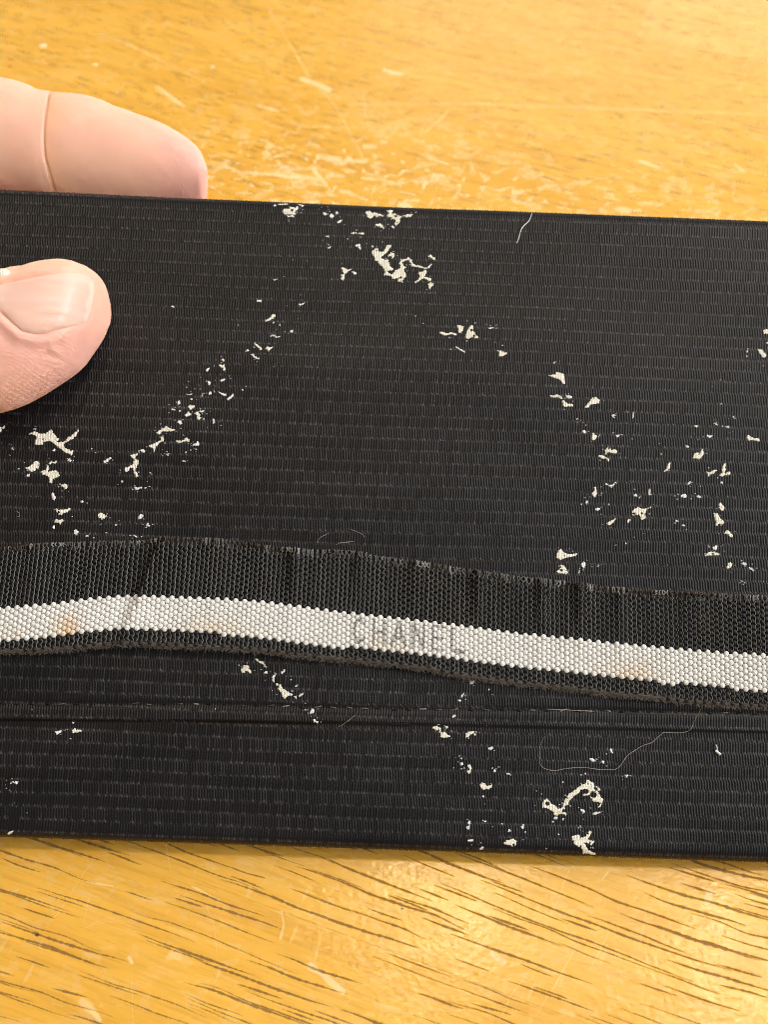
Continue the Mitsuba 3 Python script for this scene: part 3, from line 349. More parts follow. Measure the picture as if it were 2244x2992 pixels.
def wood_color(p, n, uv):
    s, t = grain(p)
    patch = dr.select((t > ctt) & (s > cs), 1.0, 0.0)
    cl = mix((0.69, 0.35, 0.040), (0.80, 0.445, 0.068), fbm(s * 0.03, t * 0.16, 1))
    cl = mix(cl, (0.58, 0.28, 0.03), sstep(0.52, 0.75, fbm(s * 0.08, t * 0.9, 4)) * 0.35)
    cl = mix(cl, (0.78, 0.45, 0.11), sstep(0.35, 0.7, noise(s * 0.9, t * 3.0, 2)) * 0.12)
    cl = mix(cl, (0.80, 0.46, 0.12), patch * 0.45)
    cl = mix(cl, (0.50, 0.23, 0.025), sstep(0.50, 0.75, fbm(s * 0.12, t * 3.2, 8)) * 0.15)
    cl = mix(cl, (0.46, 0.20, 0.02), strokes(s, t + 0.2, 0.5, 6.0, 0.5, 0.06, 211, 0.04) * 0.25)
    big, fine, front = pores(p)
    cl = mix(cl, (0.15, 0.062, 0.018), big * 0.78)
    cl = mix(cl, (0.30, 0.155, 0.028), fine * 0.70)
    cl = mix(cl, (0.92, 0.72, 0.40), wear(p) * (1 - big * 0.6))
    x, y = p.x * 1000, p.y * 1000
    for (cx, cy), rx, ry, light in DOTS:
        if not light: cl = mix(cl, (0.10, 0.05, 0.02), 1 - sstep(0.7, 1.2, dr.sqrt(dr.square((x - cx) / rx) + dr.square((y - cy) / ry))))
    return cl
def wood_height(p, n, uv):
    big, fine, front = pores(p)
    x, y = p.x * 1000, p.y * 1000
    return fbm(x * 0.35, y * 0.35, 1) * 0.22 + noise(x * 1.6, y * 1.6, 7) * 0.16 + noise(x * 3.4, y * 3.4, 5) * 0.05 - big * 0.5 - fine * 0.25 - wear(p) * 0.12
def wood_rough(p, n, uv):
    return 0.20 + 0.25 * wear(p) + 0.3 * pores(p)[0] + 0.06 * noise(p.x * 300, p.y * 300)
scene['wood'] = {'type': 'twosided', 'nested': {'type': 'bumpmap', 'scale': 0.00011, 'arbitrary': mikit.proc(wood_height, 6e-5),
    'nested': {'type': 'principled', 'base_color': mikit.proc(wood_color), 'roughness': mikit.proc(wood_rough), 'specular': 0.32}}}

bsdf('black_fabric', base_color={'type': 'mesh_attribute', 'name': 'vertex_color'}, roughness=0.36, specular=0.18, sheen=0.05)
def flake_color(p, n, uv):
    u, v, w = to_band(p)
    return mix((0.75, 0.70, 0.555), (0.86, 0.825, 0.71), fbm(u * 0.5, v * 0.5, 2)) * (0.82 + 0.18 * sstep(-0.3, 0.6, dr.cos(u * 16.2)))
bsdf('flake_cream', base_color=mikit.proc(flake_color), roughness=0.75, specular=0.3)
bsdf('flake_white', base_color=rgb(0.70, 0.69, 0.66), roughness=0.7, specular=0.3)
bsdf('speck_white', base_color=rgb(0.50, 0.50, 0.53), roughness=0.7, specular=0.3)
t_s1, t_s2 = curve(S1, 0.6), curve(S2, 0.6)
LET = {'C': [[(0.85, 0.8), (0.5, 1), (0.1, 0.7), (0.1, 0.3), (0.5, 0), (0.85, 0.2)]], 'H': [[(0.1, 0), (0.1, 1)], [(0.9, 0), (0.9, 1)], [(0.1, 0.5), (0.9, 0.5)]],
       'A': [[(0, 0), (0.5, 1), (1, 0)], [(0.2, 0.35), (0.8, 0.35)]], 'N': [[(0.1, 0), (0.1, 1), (0.9, 0), (0.9, 1)]], 'E': [[(0.9, 1), (0.1, 1), (0.1, 0), (0.9, 0)], [(0.1, 0.5), (0.8, 0.5)]], 'L': [[(0.1, 1), (0.1, 0.1), (1.0, 0.1)], [(0.2, 0.04), (1.0, 0.04)]]}
WORD = []
for k_, ch in enumerate('CHANEL'):
    for line in LET[ch]:
        q = []
        for lx, ly in line:
            uu = -3.85 + k_ * 2.80 + 1.9 * lx; lo, hi = float(t_s2(uu)), float(t_s1(uu)); q.append((uu, lo + (hi - lo) * (0.20 + 0.66 * ly)))
        WORD.append(q)
def lettering(u, v):
    m = mi.Float(0)
    for q in WORD:
        for (ax, ay), (bx, by) in zip(q[:-1], q[1:]):
            dx, dy = bx - ax, by - ay
            h = dr.clip(((u - ax) * dx + (v - ay) * dy) / (dx * dx + dy * dy), 0, 1)
            m = dr.maximum(m, 1 - sstep(0.15, 0.29, dr.sqrt(dr.square(u - ax - h * dx) + dr.square(v - ay - h * dy))))
    return m * (0.75 + 0.25 * noise(u * 1.3, v * 1.3, 3))
STAIN = [(-44.5, -19.2, 2.0, 2.2, 0.75), (-24.0, -18.2, 5.0, 1.6, 0.30), (0.5, -19.7, 4.0, 1.6, 0.22), (35.6, -22.3, 4.0, 2.0, 0.34), (-53.5, -20.5, 4, 1.3, 0.3)]
def white_color(p, n, uv):
    u, v, w = to_band(p)
    c = mix((0.60, 0.585, 0.545), (0.70, 0.69, 0.655), fbm(u * 0.3, v * 0.3, 2))
    for su, sv, ru, rv, k in STAIN:
        c = mix(c, (0.64, 0.40, 0.18), 1.0 * k * (0.35 + 0.9 * noise(u * 0.9, v * 0.9, 4)) * dr.exp(-dr.square((u - su) / ru) - dr.square((v - sv) / rv)))
    return mix(c, (0.15, 0.15, 0.145), lettering(u, v) * 0.74)
bsdf('white_yarn', base_color=mikit.proc(white_color), roughness=0.55, specular=0.35, sheen=0.2)
def ground_color(p, n, uv):
    u, v, w = to_band(p)
    return mix((0.40, 0.39, 0.36), (0.10, 0.10, 0.10), lettering(u, v) * 0.8)  # grey ground carries the shade of the gaps between stitches
bsdf('shaded_ground', base_color=mikit.proc(ground_color), roughness=0.8, specular=0.2)
def black_yarn_color(p, n, uv):
    u, v, w = to_band(p)
    return mix((0.006, 0.006, 0.006), (0.024, 0.013, 0.005), sstep(0.55, 0.95, fbm(u * 0.17, v * 0.2, 8, 4)) * 0.6)  # brown mix paints the warm shade of the ripples into the yarn
bsdf('black_yarn', base_color=mikit.proc(black_yarn_color), roughness=0.42, specular=0.22)
bsdf('zigzag_yarn', base_color=rgb(0.17, 0.165, 0.15), roughness=0.4, specular=0.5)
def fringe_color(p, n, uv):
    u, v, w = to_band(p)
    return mix(mix((0.10, 0.098, 0.092), (0.035, 0.02, 0.010), sstep(0.40, 0.62, fbm(u * 0.16, 1.0, 4))), (0.30, 0.29, 0.27), sstep(0.66, 0.8, noise(u * 0.9, 5.0)) * 0.7)  # dark gaps, brown shade and pale highlights painted into the loop colour
bsdf('fringe_yarn', base_color=mikit.proc(fringe_color), roughness=0.45, specular=0.5)
bsdf('selvage_yarn', base_color=rgb(0.05, 0.042, 0.034), roughness=0.7, specular=0.3, sheen=0.5)
bsdf('fuzz', base_color=rgb(0.16, 0.14, 0.12), roughness=0.6, specular=0.4)
bsdf('lint_white', base_color=rgb(0.75, 0.74, 0.72), roughness=0.5, specular=0.4)
bsdf('lint_grey', base_color=rgb(0.36, 0.33, 0.31), roughness=0.5, specular=0.4)

CFIT = [float(x) for x in np.polyfit([b - 52 for a, b in CR], [a for a, b in CR], 3)[::-1]]
def skin_color(p, n, uv):
    u, v, w = to_band(p)
    c = mix((0.86, 0.44, 0.305), (0.89, 0.505, 0.365), fbm(u * 0.25, v * 0.25, w * 0.25))
    pink = sstep(-44, -31, u) * sstep(42, 46, v)                                        # index tip
    pink = dr.maximum(pink, dr.exp(-dr.square((v - 19) / 6) - dr.square((u + 50) / 12)) * 0.9)   # thumb pad
    c = mix(c, (0.83, 0.40, 0.34), pink * 0.9)
    cl_ = u - (CFIT[0] + (v - 52) * (CFIT[1] + (v - 52) * (CFIT[2] + (v - 52) * CFIT[3])))
    warm_shade = dr.exp(-dr.maximum(cl_, 0.0) / 2.6) * sstep(-0.1, 0.35, cl_) * sstep(44, 52, v)  # warm shading beside the finger crease, painted into the skin colour
    c = mix(c, (0.80, 0.38, 0.16), warm_shade * 0.75)
    c = mix(c, (0.68, 0.36, 0.20), dr.exp(-dr.square((v - 44) / 3.0)) * sstep(42.2, 42.6, v) * 0.35)  # painted shade along the lower side of the index finger
    c = mix(c, (0.50, 0.20, 0.11), dr.exp(-dr.square((cl_ - 0.1) / 0.16)) * sstep(44, 46, v) * 0.75)  # dark line painted as the shade inside the crease
    red = sstep(0.52, 0.75, fbm(u * 0.22, v * 0.22, w * 0.2 + 3))
    c = mix(c, (0.80, 0.38, 0.30), red * 0.28)
    rim = sstep(-41.5, -39, u) * sstep(42, 41.5, v)
    c = mix(c, (0.66, 0.50, 0.32), rim * 0.6)
    return mix(c, (0.82, 0.53, 0.38), 0.3 * noise(u * 2.1, v * 2.1, w * 2.1))
def skin_height(p, n, uv):
    u, v, w = to_band(p)
    wob = (fbm(u * 0.35, v * 0.35, 1) - 0.5) * 2.2
    idx = sstep(42, 43, v)
    ph1 = (u + dr.square((v - 52) * 0.16) * sstep(-52, -38, u) - (v - 50) * 0.22 + wob) * (2 * math.pi / 0.56)
    ph2 = (v * 0.95 + u * 0.30 + wob * 0.8) * (2 * math.pi / 0.5)
    r = dr.sin(ph1) * idx + dr.sin(ph2) * (1 - idx) * sstep(29, 24, v)
    return r * 0.5 * (0.6 + 0.8 * noise(u * 0.6, v * 0.6, 2)) + noise(u * 3.2, v * 3.2, w * 3.2) * 0.16 + noise(u * 7, v * 7, w * 7) * 0.08
scene['skin'] = {'type': 'twosided', 'nested': {'type': 'bumpmap', 'scale': 0.00003, 'arbitrary': mikit.proc(skin_height, 5e-5),
    'nested': {'type': 'principled', 'base_color': mikit.proc(skin_color), 'roughness': 0.5, 'specular': 0.45, 'sheen': 0.3, 'flatness': 0.3}}}
NAIL_END = max(a for a, b in NAIL)
def nail_color(p, n, uv):
    u, v, w = to_band(p)
    c = mix((0.80, 0.48, 0.37), (0.83, 0.53, 0.43), noise(u * 0.3, v * 1.6, 2))
    c = mix(c, (0.82, 0.60, 0.42), 1 - sstep(-57.5, -53.0, u + (v - 28) * 0.1))
    return mix(c, (0.80, 0.70, 0.56), 0.5 * sstep(NAIL_END - 0.55, NAIL_END - 0.25, u + 0.018 * dr.square(v - 29.0) + (noise(v * 1.5, 3) - 0.5) * 0.3))
def nail_height(p, n, uv):
    u, v, w = to_band(p); q = v - u * 0.12
    return noise(q * 1.1, 4.0) + 0.5 * noise(q * 2.6, 7.0) + 0.1 * noise(u * 2, v * 5)
scene['nail'] = {'type': 'twosided', 'nested': {'type': 'bumpmap', 'scale': 0.00011, 'arbitrary': mikit.proc(nail_height, 5e-5),
    'nested': {'type': 'principled', 'base_color': mikit.proc(nail_color), 'roughness': 0.36, 'specular': 0.5, 'flatness': 0.3}}}

# ---------------------------------------------------------------- helpers
def put(key, mesh, mat, smooth=False, color=None):
    k = key
    i = 0
    while k in scene: i += 1; k = f'{key}_{i:03d}'
    scene[k] = mikit.ply(mesh, mat, smooth=smooth, color=color)
    return k
def grid_faces(a, b, wrap=False):
    i, j = np.meshgrid(np.arange(a - 1), np.arange(b if wrap else b - 1), indexing='ij'); j2 = (j + 1) % b
    return np.stack([i * b + j, (i + 1) * b + j, (i + 1) * b + j2, i * b + j2], -1).reshape(-1, 4)
def tri(f): return np.vstack([f[:, [0, 1, 2]], f[:, [0, 2, 3]]])
def tube(pts, r, sides=6, cap=True):
    p = np.asarray(pts, float); t = np.gradient(p, axis=0); t /= np.linalg.norm(t, axis=1, keepdims=True) + 1e-12
    ref = np.array([0.13, 0.31, 0.94]); a = np.cross(t, ref); a /= np.linalg.norm(a, axis=1, keepdims=True) + 1e-12; b = np.cross(t, a)
    an = np.arange(sides) * 2 * math.pi / sides; r = np.broadcast_to(r, (len(p),))
    v = p[:, None] + r[:, None, None] * (np.cos(an)[None, :, None] * a[:, None] + np.sin(an)[None, :, None] * b[:, None])
    f = tri(grid_faces(len(p), sides, True)); n = len(p) * sides
    f = np.vstack([f, [[0, k + 1, k] for k in range(1, sides - 1)], [[n - sides, n - sides + k, n - sides + k + 1] for k in range(1, sides - 1)]])
    return v.reshape(-1, 3), f
def join(parts):
    vs, fs, at = [], [], 0
    for v, f in parts: vs.append(v); fs.append(f + at); at += len(v)
    return np.vstack(vs), np.vstack(fs)
def resample(pts, step):
    p = np.asarray(pts, float); d = np.concatenate([[0], np.cumsum(np.linalg.norm(np.diff(p, axis=0), axis=1))])
    m = max(4, int(d[-1] / step)); x = np.linspace(0, d[-1], m)
    return np.stack([PchipInterpolator(d, p[:, k])(x) for k in range(p.shape[1])], 1)

# ---------------------------------------------------------------- the wooden table, built of glued staves
def stave(s0, s1, t0, t1):
    b = trimesh.creation.box((s1 - s0, t1 - t0, 24.0)); b.apply_translation(((s0 + s1) / 2, (t0 + t1) / 2, -12.0))
    v = np.array(b.vertices); top = v[:, 2] > -1
    w = np.stack([v[:, 0] * GX - v[:, 1] * GY, v[:, 0] * GY + v[:, 1] * GX, v[:, 2]], 1)
    put('wooden_table__stave', (w * MM, np.array(b.faces)), 'wood')
G = 0.012
edges = [-210, -118, -54, SPLIT, ctt, ctt + 58, ctt + 130, ctt + 210]
for k in range(len(edges) - 1):
    cuts = [-330, cs, 330] if k == 4 else [-330, (-150, 120, -210, -150, 0, 40, -60)[k], 330]
    if k in (2, 3): cuts = [-330, 330]
    for a, b_ in zip(cuts[:-1], cuts[1:]): stave(a + G, b_ - G, edges[k] + G, edges[k + 1] - G)
labels['wooden_table'] = {'label': 'worn varnished honey coloured wooden table top with dark pores and scratches', 'category': 'table'}

# ---------------------------------------------------------------- the black band
R = 1.5
def v_top(u): return 48.35 - 0.0085 * u
def v_bot(u): return -47.75 + 0.003 * u
crease = curve(CREASE, 1.0)
def step(u): return 0.12 + 0.40 * (1 - smooth01(-18, 16, u))
def panel_n(u, v):
    """Height of the band's front over its plane, folds and lip included, weave not."""
    u, v = np.asarray(u, float), np.asarray(v, float)
    a, b = np.clip(v - (v_top(u) - R), 0, R * 0.999), np.clip((v_bot(u) + R) - v, 0, R * 0.999)
    n = -R + np.sqrt(R * R - a * a) - R + np.sqrt(R * R - b * b)
    vc = crease(u); up = v > vc
    n = n + np.where(up, step(u) * np.exp(-np.clip(v - vc, 0, None) / 3.5) * 0.75, -step(u) * 0.25 * np.exp(-np.clip(vc - v, 0, None) / 6.0))
    n = n + 0.8 * (meshkit.fbm(np.stack([u * 0.03 + 5, v * 0.05 + 3, 0 * u], -1), 2, 3) - 0.5)
    n = n - 0.16 * np.exp(-((v - seam(u)) / 0.45) ** 2)
    return n
seam = curve(SEAM, 1.0)
PAIR, ROW = 0.775, 1.76
def weave(u, w, seed=0, tone=False):
    drift = 0.35 * (meshkit.noise(np.stack([u * 0.05, w * 0.06, 0 * u + seed], -1), 5) - 0.5)
    w = w + drift
    row = np.floor(w / ROW); t = w / ROW - row; odd = np.mod(row, 2)
    jit = (meshkit.noise(np.stack([np.floor(u / PAIR * 2 + row * 0.5), row, 0 * u], -1) * 1.0, 7 + seed) - 0.5)
    sh = np.where(odd > 0.5, smooth01(0.0, 0.22, t), 0.0) * PAIR * 0.5 + row * PAIR * 0.23
    x = (u + sh + 0.07 * (t - 0.5) * np.where(odd > 0.5, 1, -1)) / (PAIR * 0.5)
    ridge = (0.5 + 0.5 * np.cos(2 * np.pi * x)) ** 0.85
    pair = 0.5 + 0.5 * np.cos(np.pi * x)
    edge = np.exp(-((t - 0.10) / 0.085) ** 2) + np.exp(-((t - 1.10) / 0.085) ** 2)
    dip = np.where(odd > 0.5, 0.85 - 0.75 * pair * ridge, 0.75 - 0.6 * pair) * edge
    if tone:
        bend_glint = edge * np.where(odd > 0.5, ridge * (0.35 + 0.65 * (pair > 0.5)), 0.85 * ridge * (0.4 + 0.6 * pair))  # highlights on the loop bends, painted into the yarn colour
        return 0.005 + 0.004 * ridge + 0.115 * np.clip(bend_glint, 0, 1) * np.clip(0.55 + 1.2 * jit, 0.05, 1.2)
    h = 0.125 * ridge * (0.85 + 0.4 * jit) * (1 - 0.18 * edge) - 0.026 * dip + 0.006 * np.sin(np.pi * t)
    return h
def panel(key, lo, hi, us, fold_hi, fold_lo, lip):
    """Sheet from v = lo(u) to hi(u); folds roll back round radius R; lip: the lower end curls under."""
    dv = 0.195
    L = float(np.mean(hi(us) - lo(us)))
    nflat = int(L / dv)
    rows = [(lambda u, q=q: lo(u) + (hi(u) - lo(u)) * q, None) for q in np.linspace(0, 1, nflat)]
    P, W, NRM = [], [], []
    for f, _ in rows:
        v = f(us); P.append(np.stack([us, v, panel_n(us, v)], 1)); W.append(v.copy()); NRM.append(np.tile([0, 0, 1.0], (len(us), 1)))
    arc = np.arange(dv / R, rad(150), dv / R)
    if fold_hi:
        e = P[-1]; base = e[:, 2] - R
        for a in arc: P.append(np.stack([us, e[:, 1] + R * math.sin(a), base + R * math.cos(a)], 1)); W.append(e[:, 1] + R * a); NRM.append(np.tile([0, math.sin(a), math.cos(a)], (len(us), 1)))
    if fold_lo:
        e = P[0]; base = e[:, 2] - R; pp, ww, nn = [], [], []
        for a in arc: pp.append(np.stack([us, e[:, 1] - R * math.sin(a), base + R * math.cos(a)], 1)); ww.append(e[:, 1] - R * a); nn.append(np.tile([0, -math.sin(a), math.cos(a)], (len(us), 1)))
        P, W, NRM = pp[::-1] + P, ww[::-1] + W, nn[::-1] + NRM
    if lip:
        e = P[0]; r = 0.40 * (0.3 + step(us)); pp, ww, nn = [], [], []
        for a in np.linspace(0.3, rad(140), 6): pp.append(np.stack([us, e[:, 1] - r * math.sin(a), e[:, 2] - r + r * math.cos(a)], 1)); ww.append(e[:, 1] - r * a); nn.append(np.tile([0, -math.sin(a), math.cos(a)], (len(us), 1)))
        P, W, NRM = pp[::-1] + P, ww[::-1] + W, nn[::-1] + NRM
    P, W, NRM = np.array(P), np.array(W), np.array(NRM)
    Ug = np.broadcast_to(us, W.shape)
    P = P + NRM * weave(Ug, W + 100)[..., None]
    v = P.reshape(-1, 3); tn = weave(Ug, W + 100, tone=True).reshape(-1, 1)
    tone_var = 0.6 + 0.8 * meshkit.fbm(np.column_stack([v[:, 0] * 0.1, v[:, 1] * 0.25, v[:, 0] * 0]), 3, 11)[:, None]
    put(key, (world(v), grid_faces(P.shape[0], P.shape[1])[:, ::-1]), 'black_fabric', smooth=True, color=tn * tone_var * [1.10, 0.98, 1.02])
us = np.arange(-74, 74.01, 0.1)
panel('fabric_band__front_panel', lambda u: crease(u), lambda u: v_top(u) - R, us, True, False, True)
panel('fabric_band__lower_panel', lambda u: v_bot(u) + R, lambda u: crease(u) + 0.9 * step(u), us, False, True, False)
ub = np.linspace(-74, 74, 75); qb = np.linspace(0, 1, 40)
Pb = np.stack([np.stack([ub, v_bot(ub) + 0.4 + (v_top(ub) - v_bot(ub) - 0.8) * q, -2 * R + 0.9 * (abs(2 * q - 1) ** 8) + 0 * ub], 1) for q in qb])
put('fabric_band__back_panel', (world(Pb.reshape(-1, 3)), grid_faces(*Pb.shape[:2])), 'black_fabric', smooth=True, color=np.full((Pb.shape[0] * Pb.shape[1], 3), 0.008))
labels['fabric_band'] = {'label': 'black ribbed fabric band with cream flakes and a black and white strip sewn along it', 'category': 'fabric band'}
labels['fabric_band__lower_panel'] = {'label': 'lower black panel folded beneath the seam'}

# seam stitches
u = -70.0
while u < 70:
    l = 0.55 + 0.25 * rng.random(); a = rng.normal(0, 0.12)
    q = np.linspace(-1, 1, 6)
    vv = seam(u) + q * l * a + rng.normal(0, 0.05)
    pts = np.stack([u + q * l * 0.6, vv, panel_n(u + q * l * 0.6, vv) + 0.12 + 0.14 * (1 - q ** 2)], 1)
    put('fabric_band__seam_stitch', (lambda m: (world(m[0]), m[1]))(tube(pts, 0.085, 5)), 'fringe_yarn' if rng.random() < 0.45 else 'black_yarn', smooth=True)
    u += 1.85 + 0.5 * rng.random()

# ---------------------------------------------------------------- cream flakes lying in the weave
def sheet(poly, height, step_, thick, jitter=0.0):
    """Polygon (u, v) -> closed thin sheet that follows height(u, v)."""
    bnd = []
    for ring in [poly.exterior, *poly.interiors]:
        m = max(6, int(ring.length / step_)); bnd.append(np.array([ring.interpolate(k / m, normalized=True).coords[0] for k in range(m)]))
    x0, y0, x1, y1 = poly.bounds
    gx, gy = np.meshgrid(np.arange(x0, x1, step_), np.arange(y0, y1, step_)); g = np.stack([gx.ravel(), gy.ravel()], 1)
    inner = poly.buffer(-step_ * 0.55)
    if len(g): g = g[shapely.contains_xy(inner, g[:, 0], g[:, 1])]
    pts = np.vstack(bnd + [g]); nb = sum(map(len, bnd))
    f = Delaunay(pts).simplices; c = pts[f].mean(1); f = f[shapely.contains_xy(poly.buffer(0.004), c[:, 0], c[:, 1])]
    e1, e2 = pts[f[:, 1]] - pts[f[:, 0]], pts[f[:, 2]] - pts[f[:, 0]]; cr = e1[:, 0] * e2[:, 1] - e1[:, 1] * e2[:, 0]
    f = f[np.abs(cr) > 1e-9]; cr = cr[np.abs(cr) > 1e-9]; f = np.where((cr < 0)[:, None], f[:, ::-1], f)
    n = height(pts[:, 0], pts[:, 1]); low = np.arange(len(pts)) < nb
    top = np.column_stack([pts, n - np.where(low, thick * 0.45, 0)]); bot = np.column_stack([pts, n - thick])
    fs, at = [f, f[:, ::-1] + len(pts)], 0
    for b in bnd:
        i = np.arange(len(b)) + at; j = np.roll(i, -1); fs += [np.stack([i, j, j + len(pts)], 1), np.stack([i, j + len(pts), i + len(pts)], 1)]; at += len(b)
    return np.vstack([top, bot]), np.vstack(fs)
def ragged(pts, amp, step_=0.16):
    p = Polygon(pts).buffer(0)
    if p.geom_type != 'Polygon': p = max(p.geoms, key=lambda g: g.area)
    ring = p.exterior; m = max(10, int(ring.length / step_))
    q = np.array([ring.interpolate(k / m, normalized=True).coords[0] for k in range(m)]); q = q + rng.normal(0, amp, q.shape)
    p = Polygon(q).buffer(0.03).simplify(0.01)
    return p if p.geom_type == 'Polygon' else max(p.geoms, key=lambda g: g.area)
def flake_h(u, v): return panel_n(u, v) + weave(u, v + 100) * 0.9 + 0.045
big = []
for item in FLAKES:
    p = ragged(item[0], 0.06, 0.14)
    for hu, hv, hr in (item[1] if len(item) > 1 else ()): p = p.difference(Point(hu, hv).buffer(hr, 5))
    x0, y0, x1, y1 = p.bounds
    for _ in range(int(p.area * 1.5)):
        p = p.difference(Point(rng.uniform(x0, x1), rng.uniform(y0, y1)).buffer(rng.uniform(0.07, 0.19), 3))
    if p.geom_type != 'Polygon': p = max(p.geoms, key=lambda g: g.area)
    big.append(p)
for p in sorted(big, key=lambda q: -q.area):
    m = sheet(p, flake_h, 0.1, 0.13)
    put('fabric_band__flake', (world(m[0]), m[1]), 'flake_cream' if p.area > 0.55 else 'flake_white', smooth=50)
parts = []
extra = [(rng.uniform(-58, 58), rng.uniform(-46, 47), 0.1 + 0.1 * rng.random(), 0.1 + 0.1 * rng.random()) for _ in range(170)]
for q in big:
    for _ in range(4 + int(7 * q.area ** 0.5)):
        b_ = q.exterior.interpolate(rng.random(), normalized=True); w_ = 0.09 + 0.24 * rng.random() ** 2
        extra.append((b_.x + rng.normal(0, 0.55), b_.y + rng.normal(0, 0.45), w_ * rng.uniform(0.8, 1.8), w_))
extra = [e_ for e_ in extra if v_bot(e_[0]) + 0.6 < e_[1] < v_top(e_[0]) - 0.6]
for su, sv, sw, sh in SPECKS + extra:
    a = np.linspace(0, 2 * math.pi, 7)[:-1]; r = rng.uniform(0.5, 1.0, 6)
    p = Polygon(np.stack([su + 0.5 * sw * r * np.cos(a), sv + 0.5 * sh * r * np.sin(a)], 1)).buffer(0.01)
    parts.append(sheet(p, flake_h, 0.1, 0.14))
m = join(parts); k = put('fabric_band__speck', (world(m[0]), m[1]), 'speck_white')
labels[k] = {'label': 'tiny pale specks scattered over the black fabric', 'kind': 'stuff'}

# ---------------------------------------------------------------- the knitted strip with its white stripe
t_top, t_s1, t_s2, t_bot = (curve(c, 0.6) for c in (TRIM_TOP, S1, S2, BOT))
def kink(u, t):
    d = u - (-32.1 - 4.6 * t)
    return np.where(d > 0, np.exp(-np.clip(d, 0, None) / 5.0), np.exp(np.clip(d, None, 0) / 0.5)) * (1.7 - 1.15 * t) - 0.45 * np.exp(-((d + 1.8) / 1.4) ** 2) * (1 - 0.6 * t)
RIP = [(-12.6, 0.8, 0.75), (-15.2, 1.2, -0.35), (14.2, 0.8, 0.75), (11.8, 1.0, -0.35), (23.3, 0.7, 0.7), (25.6, 0.9, -0.3), (28.6, 0.6, 0.75), (34.6, 0.8, 0.7), (31.6, 1.0, -0.3), (-24, 1.5, 0.5), (-20.5, 1.2, -0.35), (-3, 0.9, 0.6), (-5.5, 1.0, -0.3), (-50, 2.0, 0.35), (5, 1.2, 0.35), (45, 2.2, 0.4)]
def trim_n(u, v):
    tp, bt = t_top(u), t_bot(u); t = np.clip((tp - v) / (tp - bt), 0, 1)
    h = 0.30 + (1.55 - 0.45 * smooth01(-20, 30, u)) * t ** 1.15 + kink(u, t)
    for c, w, a in RIP: h = h + 1.5 * a * np.exp(-((u - c) / w) ** 2) * (1 - t) ** 2.0
    h = h + 1.25 * (meshkit.fbm(np.stack([u * 0.13, t * 0.8, 0 * u + 2], -1), 2, 9) - 0.5) + 0.35 * np.exp(-((u + 41) / 3.0) ** 2) * t ** 3
    return panel_n(u, v) + np.maximum(h, 0.12)
ut = np.arange(-74, 74.01, 0.4)
def strip(key, lo, hi, mat, label=None, off=-0.16, thick=0.35, nq=14):
    P = np.stack([np.stack([ut, (a := lo(ut) + (hi(ut) - lo(ut)) * q), trim_n(ut, a) + off], 1) for q in np.linspace(0, 1, nq)])
    b = P.reshape(-1, 3); n = len(b); f = tri(grid_faces(nq, len(ut))[:, ::-1]); c = len(ut)
    ring = np.concatenate([np.arange(c), np.arange(1, nq) * c + c - 1, (nq - 1) * c + np.arange(c - 2, -1, -1), np.arange(nq - 2, 0, -1) * c])
    nx = np.roll(ring, -1)
    f = np.vstack([f, f[:, ::-1] + n, np.stack([ring, ring + n, nx], 1), np.stack([nx, ring + n, nx + n], 1)])
    k = put(key, (world(np.vstack([b, b - [0, 0, thick]])), f), mat, smooth=40)
    if label: labels[k] = {'label': label}
E1, E2 = 0.22, 0.22
strip('fabric_band__knit_strip', lambda u: t_bot(u) + 0.25, lambda u: t_top(u) - 0.12, 'black_yarn', 'black knitted elastic strip with a white stripe', -0.2)
strip('fabric_band__knit_strip__white_stripe', lambda u: t_s2(u) + E1, lambda u: t_s1(u) - E2, 'shaded_ground', 'white stripe of the knitted strip', -0.10, 0.12, 6)
sp = trimesh.creation.icosphere(subdivisions=1); sv, sf = np.array(sp.vertices), np.array(sp.faces)
sp2 = trimesh.creation.icosphere(subdivisions=2); sv2, sf2 = np.array(sp2.vertices), np.array(sp2.faces)
COL, RW = 0.652, 0.81
white, black = [], []
for c in range(-112, 113):
    u = c * COL; s1, s2, tp, bt = (float(f(u)) for f in (t_s1, t_s2, t_top, t_bot))
    half = 0.5 * (c % 2)
    nw = (s1 - s2) / RW
    for k in range(-16, 12):
        v = s1 - 0.34 - (k + half) * RW
        if v > tp - 0.9 or v < bt + 0.45: continue
        uu, vv = u + rng.normal(0, 0.02), v + rng.normal(0, 0.02); n = float(trim_n(np.array(uu), np.array(vv)))
        if s2 + 0.20 < v < s1 - 0.2:
            m = sv2 * [0.385, 0.41, 0.29] * (1 + rng.normal(0, 0.03)) + [uu, vv, n]
            white.append((m, sf2))
        else:
            black.append((sv * [0.36, 0.40, 0.26] * (1 + rng.normal(0, 0.06)) + [uu, vv, n - 0.05], sf))
zig, fringe = [], []
